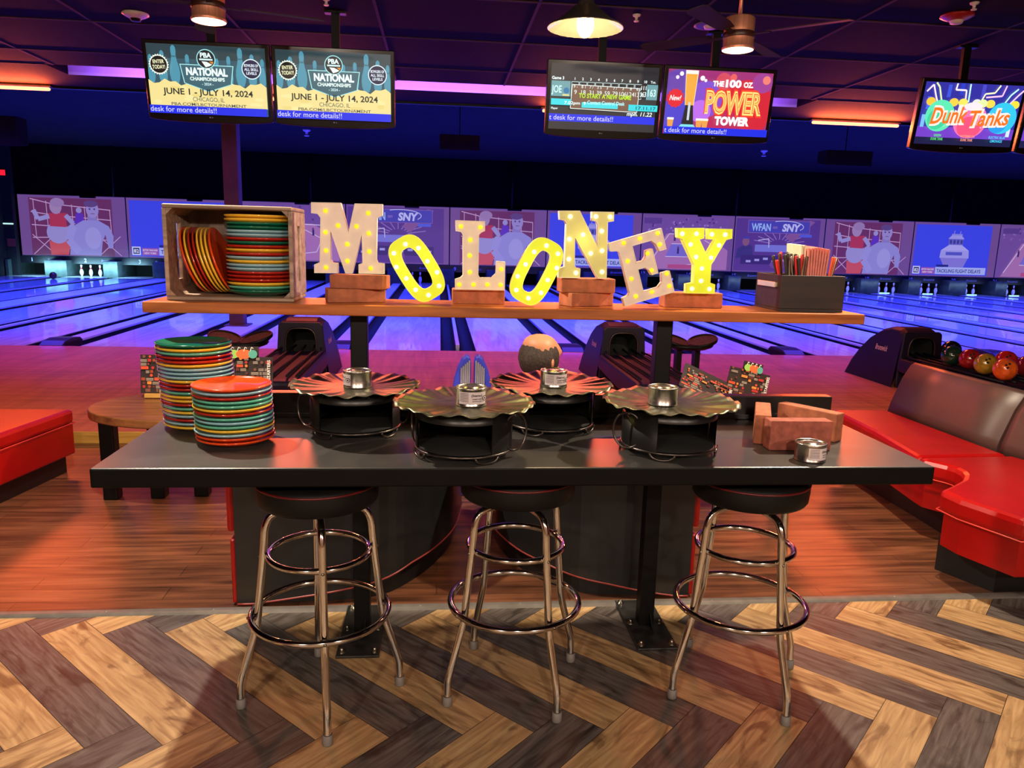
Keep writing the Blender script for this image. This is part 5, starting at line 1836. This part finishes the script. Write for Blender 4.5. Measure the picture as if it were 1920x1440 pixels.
def menu(label, loc, w, h, rotz=0.0, lean=12.0, roll=0.0, seed=0, peak=True, title='STARTERS', stand=True):
    t = thing('menu_card', label, 'menu', loc, group='printed menus on the low tables')
    t.rotation_euler = (R(-lean), R(roll), R(rotz))
    bm = newbm()
    outline = [(-w / 2, 0.0), (w / 2, 0.0), (w / 2, h * 0.78), (w * 0.28, h * 0.78), (w * 0.28, h), (-w * 0.20, h), (-w * 0.20, h * 0.78), (-w / 2, h * 0.78)] if peak else [(-w / 2, 0), (w / 2, 0), (w / 2, h), (-w / 2, h)]
    prism(bm, outline, lambda u, v: (u, 0.0, v), lambda u, v: (u, 0.004, v))
    obj('card', bm, mat('dark_menu_card', (40, 22, 20), rough=0.5), t, world=False)
    rnd = random.Random(seed)
    F = Flat(lambda u, v, l: (u, -0.0008 - l * 0.6, v), lit=0.0, step=0.0003)
    top_ = h * 0.76
    F.rect(-w / 2 + 0.003, 0.003, w / 2 - 0.003, h * 0.775 if peak else h - 0.003, (38, 22, 20))
    rows = 10
    for r in range(rows):
        v0 = 0.01 + top_ * r / rows
        v1 = v0 + top_ / rows * 0.8
        u = -w / 2 + 0.008
        while u < w / 2 - 0.03:
            ww = rnd.uniform(0.012, 0.05)
            c = rnd.choice(MENU_C)
            k = rnd.random()
            if k < 0.30:
                pass
            elif k < 0.5:
                F.rect(u, v0, min(u + ww, w / 2 - 0.006), v1, c)
            elif k < 0.75:
                for q in range(3):
                    F.rect(u, v0 + (v1 - v0) * q / 3, min(u + ww, w / 2 - 0.006), v0 + (v1 - v0) * (q + 0.42) / 3, (190, 172, 156))
            else:
                F.disc(u + ww / 2, (v0 + v1) / 2, min(ww, v1 - v0) * 0.5, c, n=14)
            u += ww + 0.006
    if peak:
        F.disc(-w * 0.10, h * 0.84, w * 0.09, (150, 200, 90), ry=h * 0.09)
        F.disc(w * 0.06, h * 0.84, w * 0.12, (236, 104, 52), ry=h * 0.10)
        F.disc(w * 0.20, h * 0.84, w * 0.07, (86, 170, 150), ry=h * 0.09)
        for q in range(4):
            F.line([(-w * 0.14 + w * 0.1 * q, h * 0.90), (-w * 0.12 + w * 0.1 * q, h * 0.985), (-w * 0.09 + w * 0.1 * q, h * 0.96)], 0.004, (240, 232, 220))
    F.text(title, w * 0.47, h * 0.30, 0.020, (240, 232, 224), align='l', rot=PI / 2, width=h * 0.42)
    F.build('print', t, world=False)
    if stand:
        bm = newbm()
        box(bm, -w * 0.42, w * 0.42, -0.03, 0.03, -0.03, -0.0005, bev=0.003)
        obj('wooden_block', bm, riser_wood, t, world=False)
    return t


menu('colourful menu on a wooden block, showing left of the tall plate stack', (-1.775, 5.20, 0.651), 0.40, 0.33, lean=8, seed=1)
menu('colourful menu on a wooden block, showing right of the tall plate stack', (-1.325, 5.20, 0.651), 0.42, 0.32, lean=8, seed=2)
menu('tilted menu leaning behind the front right food warmer', (1.80, 4.95, 0.705), 0.38, 0.185, rotz=-4, lean=34, roll=24, seed=3, peak=False, stand=False)
menu('upright menu with stepped top edge, leaning right above the table rim', (2.115, 5.02, 0.668), 0.30, 0.27, rotz=0, lean=10, roll=13, seed=4, title='STARTERS', stand=False)
bm = newbm()
box(bm, 2.0, 2.24, 5.0, 5.08, 0.6205, 0.632, bev=0.004)
tag(obj('menu_holder', bm, black_metal), 'small black holder for the upright menu on the right low table', 'menu holder')

# ================================================================== bowling equipment
hood_mat = mat('dark_purple_plastic', (24, 16, 36), rough=0.45, spec=0.25, var=0.1)
hood_front = mat('dark_brown_hood_front', (46, 26, 26), rough=0.35)
rail_mat = mat('black_rail', (14, 14, 24), rough=0.5, spec=0.2)


def ball_return(cx, label, mark_side):
    t = thing('ball_return', label, 'ball return', (cx, 8.6, ZA), group='ball returns on the approach')
    hw = 0.225
    fl_ = lambda z: 1.34 - 0.34 * min(1.0, max(0.0, z / 0.70))
    bm = newbm()
    side = [(8.50, 0.0), (8.50, 0.60), (8.53, 0.675), (8.60, 0.705), (8.78, 0.705), (8.98, 0.655), (9.18, 0.545), (9.36, 0.38), (9.50, 0.20), (9.60, 0.0)]
    n = len(side)
    rows = []
    for x, k in ((-hw, 0.0), (-hw + 0.06, 0.05), (hw - 0.06, 0.05), (hw, 0.0)):
        rows.append([bm.verts.new((cx + x * fl_(z), y + (0.02 if k == 0.0 and y < 8.55 else 0.0), ZA + max(0.0005, z * (1.0 - (0.05 if k == 0.0 else 0.0))))) for y, z in side])
    for a, b in zip(rows[:-1], rows[1:]):
        for j in range(1, n - 1):
            bm.faces.new((a[j], a[j + 1], b[j + 1], b[j]))
    bm.faces.new(rows[0])
    bm.faces.new(rows[-1][::-1])
    # front wall with a rounded mouth
    fz0, fz1 = 0.0005, 0.655
    mo = [(0.165 * math.copysign(abs(math.cos(q)) ** 0.55, math.cos(q)), 0.375 + 0.235 * math.copysign(abs(math.sin(q)) ** 0.55, math.sin(q))) for q in [2 * PI * i / 32 for i in range(32)]]
    ou = []
    for u, v in mo:
        du, dv = u, v - 0.375
        hh = hw * fl_(v) * 0.985
        s = min(hh / abs(du) if abs(du) > 1e-6 else 9, ((0.675 - 0.375) if dv > 0 else 0.374) / abs(dv) if abs(dv) > 1e-6 else 9)
        ou.append((du * s, 0.375 + dv * s))
    ring_prism(bm, ou, mo, lambda u, v: (cx + u, 8.475, ZA + v), lambda u, v: (cx + u, 8.51, ZA + v))
    obj('hood', bm, hood_mat, t, bevel=0.012)
    bm = newbm()
    mi = [(u * 0.99, 0.375 + (v - 0.375) * 0.99) for u, v in mo]
    prism(bm, mi, lambda u, v: (cx + u, 8.52, ZA + v), lambda u, v: (cx + u * 0.9, 8.85, ZA + 0.3 + (v - 0.3) * 0.72), cap0=False)
    obj('mouth_liner', bm, inside_mat, t)
    bm = newbm()
    tube(bm, [(cx + u, 8.474, ZA + v) for u, v in mo], 0.010, 8, closed=True)
    obj('mouth_rim', bm, hood_front, t)
    for sx in (-1, 1):
        F = Flat(lambda u, v, l: (cx + sx * (hw * fl_(v) + 0.002 + l), u, ZA + v), lit=0.0)
        if sx == mark_side:
            F.text('Brunswick', 8.88, 0.40, 0.07, (196, 176, 180), width=0.26 * (1 if sx > 0 else -1), shear=0.25)
        else:
            F.rect(8.80, 0.36, 8.86, 0.52, (70, 60, 140))
        F.build('side_mark', t)
    bm = newbm()
    prism(bm, [(8.47, 0.36), (8.47, 0.20), (7.05, 0.14), (6.75, 0.18), (6.72, 0.34), (6.80, 0.36)], lambda y, z: (cx - 0.29, y, ZA + z), lambda y, z: (cx + 0.29, y, ZA + z))
    obj('rack_tray', bm, hood_mat, t, bevel=0.03)
    bm = newbm()
    box(bm, cx - 0.12, cx + 0.12, 7.1, 8.3, ZA + 0.0005, ZA + 0.145)
    obj('rack_foot', bm, black_metal, t)
    for dx in (-0.235, -0.105, 0.035, 0.165, 0.25):
        bm = newbm()
        tube(bm, [(cx + dx * 0.75, 8.62, ZA + 0.40), (cx + dx, 8.3, ZA + 0.385), (cx + dx, 6.8, ZA + 0.385)], 0.012, 8)
        obj('rail', bm, rail_mat, t)
    return t


ball_return(-1.50, 'dark ball return hood left of the left shelf post', 1)
ball_return(2.10, 'dark ball return hood left of the right shelf post', -1)
ball_return(5.70, 'dark ball return with script lettering and a rack of balls at the right', -1)


def console(cx, cy, label):
    t = thing('twin_pad_console', label, 'console', (cx, cy, ZA), group='twin oval pad consoles')
    bm = newbm()
    for dx in (-0.12, 0.10):
        box(bm, dx - 0.03, dx + 0.03, -0.06, 0.06, 0.012, 0.42)
    box(bm, -0.24, 0.24, -0.16, 0.16, 0.0005, 0.0119, bev=0.003)
    obj('pedestal', bm, black_metal, t, world=False)
    bm = newbm()
    lathe(bm, [(0, 0.40), (0.16, 0.40), (0.22, 0.43), (0.235, 0.455), (0, 0.455)], 32, fn=lambda r, z, a: (r * (1 + 0.25 * abs(math.cos(a))), z))
    obj('underside', bm, vinyl_black, t, world=False)
    for s in (-1, 1):
        M = Matrix.Translation((s * 0.165, -0.01, 0.495)) @ Matrix.Rotation(R(-14 * s), 4, 'Y') @ Matrix.Rotation(R(14), 4, 'X') @ Matrix.Diagonal((1.12, 1.0, 1.0, 1.0))
        bm = newbm()
        lathe(bm, [(0, -0.035), (0.13, -0.035), (0.158, -0.015), (0.163, 0.010), (0.155, 0.024), (0.145, 0.020), (0.14, 0.008), (0, 0.004)], 36, M=M)
        p = obj('oval_pad', bm, vinyl_black, t, world=False)
        bm = newbm()
        lathe(bm, [(0.140, 0.0085), (0, 0.0065)], 36, M=M)
        obj('pad_face', bm, mat('tan_pad_face', (70, 50, 36), rough=0.7, spec=0.15, var=0.3, scale=40), p, world=False)
    return t


console(-2.13, 8.45, 'black console with two tilted oval pads left of the left ball return')
console(2.95, 8.75, 'black console with two tilted oval pads right of the right shelf post')

ball_cols = [('black', (18, 18, 24)), ('dark green', (22, 46, 36)), ('red', (140, 22, 26)), ('olive yellow', (150, 116, 34)), ('orange', (206, 84, 24)), ('bright red', (170, 30, 24)), ('dark red', (96, 14, 18)), ('maroon', (110, 20, 24))]
for (x, y), (cn, cc), w in zip([(5.86, 8.18), (5.56, 7.74), (5.60, 7.50), (5.535, 7.18), (5.50, 6.86), (5.93, 7.40), (5.74, 6.66), (5.90, 7.06)], ball_cols,
                               ['nearest the hood', 'second from the hood', 'third from the hood', 'in the near row', 'in the near row', 'in the far row', 'cut by the picture edge, near row', 'cut by the picture edge, far row']):
    bm = newbm()
    bmesh.ops.create_uvsphere(bm, u_segments=32, v_segments=20, radius=0.1085)
    for f in bm.faces:
        f.smooth = True
    o = obj('bowling_ball', bm, mat('ball_' + cn.replace(' ', '_'), cc, rough=0.12, var=0.35, scale=9, coat=0.6), None, loc=(x, y, ZA + 0.397 + 0.1085))
    tag(o, '%s bowling ball on the right rack, %s' % (cn, w), 'bowling ball', 'bowling balls on the right rack')
    for a, b in ((-0.25, 0.55), (0.05, 0.62), (-0.1, 0.25)):
        d = Vector((a - 0.3, -0.75, b)).normalized()
        hb = newbm()
        lathe(hb, [(0.0, 0.0), (0.012, 0.0), (0.012, 0.0008), (0, 0.0008)], 12, M=Matrix.Translation(d * 0.1083) @ d.to_track_quat('Z', 'Y').to_matrix().to_4x4())
        obj('finger_hole', hb, inside_mat, o, world=False)
bm = newbm()
bmesh.ops.create_uvsphere(bm, u_segments=24, v_segments=16, radius=0.1085)
for f in bm.faces:
    f.smooth = True
tag(obj('bowling_ball', bm, mat('ball_brown', (96, 48, 40), rough=0.15, var=0.3, scale=9), None, loc=(-12.05, 25.4, ZA - 0.004 + 0.1088)), 'brown bowling ball rolling at the far end of the second lane', 'bowling ball')

pin_white = mat('pin_white', (236, 232, 230), rough=0.25, var=0.03)
pin_red = mat('pin_red_stripe', (190, 26, 36), rough=0.3)
bm = newbm()
lathe(bm, [(0, 0), (0.026, 0), (0.029, 0.006), (0.0400, 0.040), (0.0560, 0.085), (0.0605, 0.115), (0.0560, 0.160), (0.0440, 0.200), (0.0310, 0.230), (0.0240, 0.260), (0.0230, 0.280), (0.0255, 0.310), (0.0320, 0.335), (0.0325, 0.350), (0.0260, 0.370), (0.012, 0.380), (0, 0.381)], 28)
for f in bm.faces:
    zc = f.calc_center_median().z
    f.material_index = 1 if 0.245 < zc < 0.275 else 0
bmesh.ops.recalc_face_normals(bm, faces=bm.faces)
PINM = bpy.data.meshes.new('bowling_pin')
bm.to_mesh(PINM)
bm.free()
PINM.materials.append(pin_white)
PINM.materials.append(pin_red)
PW3 = ['left', 'middle', 'right']
for lane, xs, wh in (('2', (-11.98, -11.68, -11.38), 'at the far left, lit white-blue'), ('8', (-1.20, -0.93, -0.66), 'seen between the first O and the L'), ('14', (8.40, 8.70, 9.00), 'seen under the foot of the E'), ('15', (10.13, 10.41, 10.70), 'right of the glowing Y'), ('16', (11.9, 12.2, 12.5), 'behind the left side of the cutlery box'),
                     ('17', (14.80, 15.08, 15.37), 'just right of the cutlery box'), ('18', (16.28, 16.57, 16.86), 'under the number 18 board'), ('19', (17.95, 18.24, 18.54), 'under the control tower picture'), ('20', (19.44, 19.74, 20.04), 'under the number 20 board'), ('21', (21.10, 21.38, 21.66), 'at the right picture edge')):
    for x, w in zip(xs, PW3):
        o = bpy.data.objects.new('bowling_pin', PINM)
        COL.objects.link(o)
        o.location = (x, 27.2, ZA - 0.0035)
        tag(o, 'white bowling pin, %s one of three %s' % (w, wh), 'bowling pin', 'bowling pins on the pin decks')
light('pit_light', 'AREA', (-11.8, 26.5, 0.46), 110, (0.35, 0.8, 1.0), 3.4, rot=(R(55), 0, 0), size_y=0.05)
light('pit_light', 'AREA', (15.5, 26.6, 0.48), 22, (0.55, 0.75, 0.8), 16, rot=(R(55), 0, 0), size_y=0.04)
for gx_, in ((16.0,), (17.65,), (19.35,), (21.0,)):
    bm = newbm()
    box(bm, gx_ - 0.25, gx_ + 0.12, 26.2, 26.24, ZA + 0.02, ZA + 0.07)
    tag(obj('lane_end_light', bm, glow((170, 230, 236), 1.3)), 'small pale light bar at the lane end left of the pins, %s' % {16.0: 'under number 18', 17.65: 'under number 19', 19.35: 'under number 20', 21.0: 'under number 21'}[gx_], 'lamp', 'light bars at the lane ends')

# blue and grey twin upright in the booth
t = thing('twin_upright', 'pair of rounded blue and grey uprights standing behind the front left warmer', 'chair back', (0.225, 5.0, 0))
for s in (-1, 1):
    bm = newbm()
    c = 0.225
    pts = [(0.010, 0.001), (0.010, 0.92), (0.018, 0.958), (0.040, 0.972), (0.068, 0.950), (0.098, 0.885), (0.120, 0.810), (0.136, 0.70), (0.142, 0.55), (0.142, 0.001)]
    prism(bm, pts, lambda u, v: (c + s * u, 4.96, v), lambda u, v: (c + s * u, 5.05, v))
    p = obj('upright', bm, mat('blue_plastic', (58, 66, 190), rough=0.3), t, bevel=0.02)
    bm = newbm()
    for k in range(5):
        x = c + s * (0.022 + 0.013 * k)
        tube(bm, [(x, 4.957, 0.1), (x, 4.957, 0.935 - 0.012 * k)], 0.0068, 6)
    obj('grey_ribs', bm, mat('grey_ribbing', (104, 98, 112), rough=0.4), p)

# ================================================================== seated man, seen from behind
skin = mat('skin', (206, 140, 104), rough=0.5, var=0.06, scale=10)
hair_m = mat('dark_grey_hair', (52, 40, 34), rough=0.75, var=0.45, scale=70, bump=0.3)
shirt = mat('black_shirt', (22, 22, 26), rough=0.8, var=0.15, scale=20)
trousers = mat('dark_trousers', (28, 30, 44), rough=0.85, var=0.15, scale=20)
pt = thing('person', 'seated balding man seen from behind, only his head showing above the rear right warmer', 'person', (0.95, 4.35, 0))
V, E_, RAD = [], [], []


def node(p, r, par=None):
    V.append(p)
    RAD.append(r)
    if par is not None:
        E_.append((par, len(V) - 1))
    return len(V) - 1


pel = node((0.93, 4.33, 0.53), 0.125)
ab = node((0.83, 4.27, 0.68), 0.125, pel)
ch = node((0.71, 4.19, 0.86), 0.135, ab)
nk0 = node((0.625, 4.125, 0.985), 0.068, ch)
nk = node((0.585, 4.095, 1.030), 0.058, nk0)
hd0 = node((0.558, 4.079, 1.065), 0.100, nk)
hd1 = node((0.550, 4.074, 1.112), 0.128, hd0)
hd2 = node((0.549, 4.073, 1.172), 0.122, hd1)
hd3 = node((0.549, 4.073, 1.234), 0.075, hd2)
fb = Vector((0.45, 0.89, 0)).normalized()
sb_ = Vector((0.89, -0.45, 0)).normalized()
fw = Vector((0.85, 0.53, 0)).normalized()
sd = Vector((0.53, -0.85, 0)).normalized()
hc = Vector((0.550, 4.074, 1.102))
ns = node(tuple(hc + fw * 0.108 + Vector((0, 0, -0.01))), 0.016, hd1)
for s in (-1, 1):
    sh = node(tuple(Vector((0.70, 4.185, 0.93)) + sb_ * 0.175 * s), 0.062, ch)
    el = node(tuple(Vector((0.78, 4.25, 0.68)) + sb_ * 0.23 * s + fb * 0.04), 0.043, sh)
    wr = node(tuple(Vector((0.92, 4.45, 0.56)) + sb_ * 0.17 * s + fb * 0.06), 0.030, el)
    pa = node(tuple(Vector((0.95, 4.51, 0.56)) + sb_ * 0.15 * s + fb * 0.08), 0.036, wr)
    for q in range(4):
        k1 = node(tuple(Vector(V[pa]) + fb * 0.05 + sb_ * (q - 1.5) * 0.021), 0.0095, pa)
        k2 = node(tuple(Vector(V[pa]) + fb * (0.085 + 0.006 * (1 - abs(q - 1.4))) + sb_ * (q - 1.5) * 0.024 + Vector((0, 0, -0.02))), 0.0085, k1)
    th_ = node(tuple(Vector(V[pa]) + fb * 0.02 - sb_ * s * 0.045 + Vector((0, 0, 0.012))), 0.010, pa)
    hip = node(tuple(Vector((0.95, 4.36, 0.52)) + sb_ * 0.10 * s), 0.088, pel)
    kn = node(tuple(Vector((1.14, 4.74, 0.52)) + sb_ * 0.13 * s), 0.062, hip)
    an = node(tuple(Vector((1.17, 4.80, 0.10)) + sb_ * 0.13 * s), 0.042, kn)
    to = node(tuple(Vector((1.25, 4.95, 0.045)) + sb_ * 0.14 * s), 0.038, an)
me = bpy.data.meshes.new('body')
me.from_pydata([tuple(Vector(v) - Vector((0.95, 4.35, 0))) for v in V], E_, [])
bo = bpy.data.objects.new('body', me)
COL.objects.link(bo)
bo.parent = pt
md = bo.modifiers.new('skin', 'SKIN')
for i, sv in enumerate(me.skin_vertices[0].data):
    sv.radius = (RAD[i], RAD[i])
    sv.use_root = (i == 0)
md.use_smooth_shade = True
sb = bo.modifiers.new('sub', 'SUBSURF')
sb.levels = 2
sb.render_levels = 2
dg = bpy.context.evaluated_depsgraph_get()
m2 = bpy.data.meshes.new_from_object(bo.evaluated_get(dg))
bo.modifiers.clear()
bo.data = m2
for m_ in (skin, shirt, trousers):
    m2.materials.append(m_)
for p in m2.polygons:
    c = p.center + Vector((0.95, 4.35, 0))
    p.use_smooth = True
    d_arm = c.z < 0.60 and (c - Vector((0.95, 4.52, 0.56))).length < 0.30 and c.y > 4.40 and c.z > 0.47 and (c - Vector((1.05, 4.6, 0.50))).length > 0.10
    p.material_index = 0 if c.z > 1.005 else (1 if c.z > 0.60 else 2)
for s in (-1, 1):
    bm = newbm()
    M = Matrix.Translation(hc + sd * 0.100 * s + Vector((0, 0, -0.015))) @ Matrix.Diagonal((0.35, 0.75, 1.0, 1.0))
    bmesh.ops.create_uvsphere(bm, u_segments=14, v_segments=10, radius=0.036, matrix=M)
    obj('ear', bm, skin, pt)
    bm = newbm()
    bmesh.ops.create_uvsphere(bm, u_segments=12, v_segments=8, radius=0.011, matrix=Matrix.Translation(hc + fw * 0.088 + sd * 0.034 * s + Vector((0, 0, 0.012))))
    obj('eye', bm, mat('eye_white', (226, 222, 216), rough=0.2), pt)
bm = newbm()
tube(bm, [tuple(hc + fw * 0.092 - sd * 0.024 + Vector((0, 0, -0.045))), tuple(hc + fw * 0.098 + Vector((0, 0, -0.047))), tuple(hc + fw * 0.092 + sd * 0.024 + Vector((0, 0, -0.045)))], 0.006, 8)
obj('mouth', bm, mat('lip', (168, 84, 74), rough=0.5), pt)
bm = newbm()
bmesh.ops.create_uvsphere(bm, u_segments=40, v_segments=28, radius=1.0)
kill = []
for f in bm.faces:
    c = f.calc_center_median()
    w = Vector((c.x, c.y, c.z)).normalized()
    bald = (w - Vector((0.42, -0.22, 0.86)).normalized()).length < 0.46
    face_ = w.dot(fw) > 0.35 or w.z < -0.75
    if bald or face_:
        kill.append(f)
bmesh.ops.delete(bm, geom=kill, context='FACES')
for v in bm.verts:
    n_ = 1.0 + 0.02 * math.sin(17 * v.co.x + 5 * v.co.z) * math.sin(13 * v.co.y + 9 * v.co.z)
    v.co = hc + Vector((v.co.x * 0.1085 * n_, v.co.y * 0.1085 * n_, v.co.z * 0.112 * n_ - 0.002))
for f in bm.faces:
    f.smooth = True
ho = obj('hair', bm, hair_m, pt)
sm = ho.modifiers.new('thick', 'SOLIDIFY')
sm.thickness = 0.010
sm.offset = 1.0
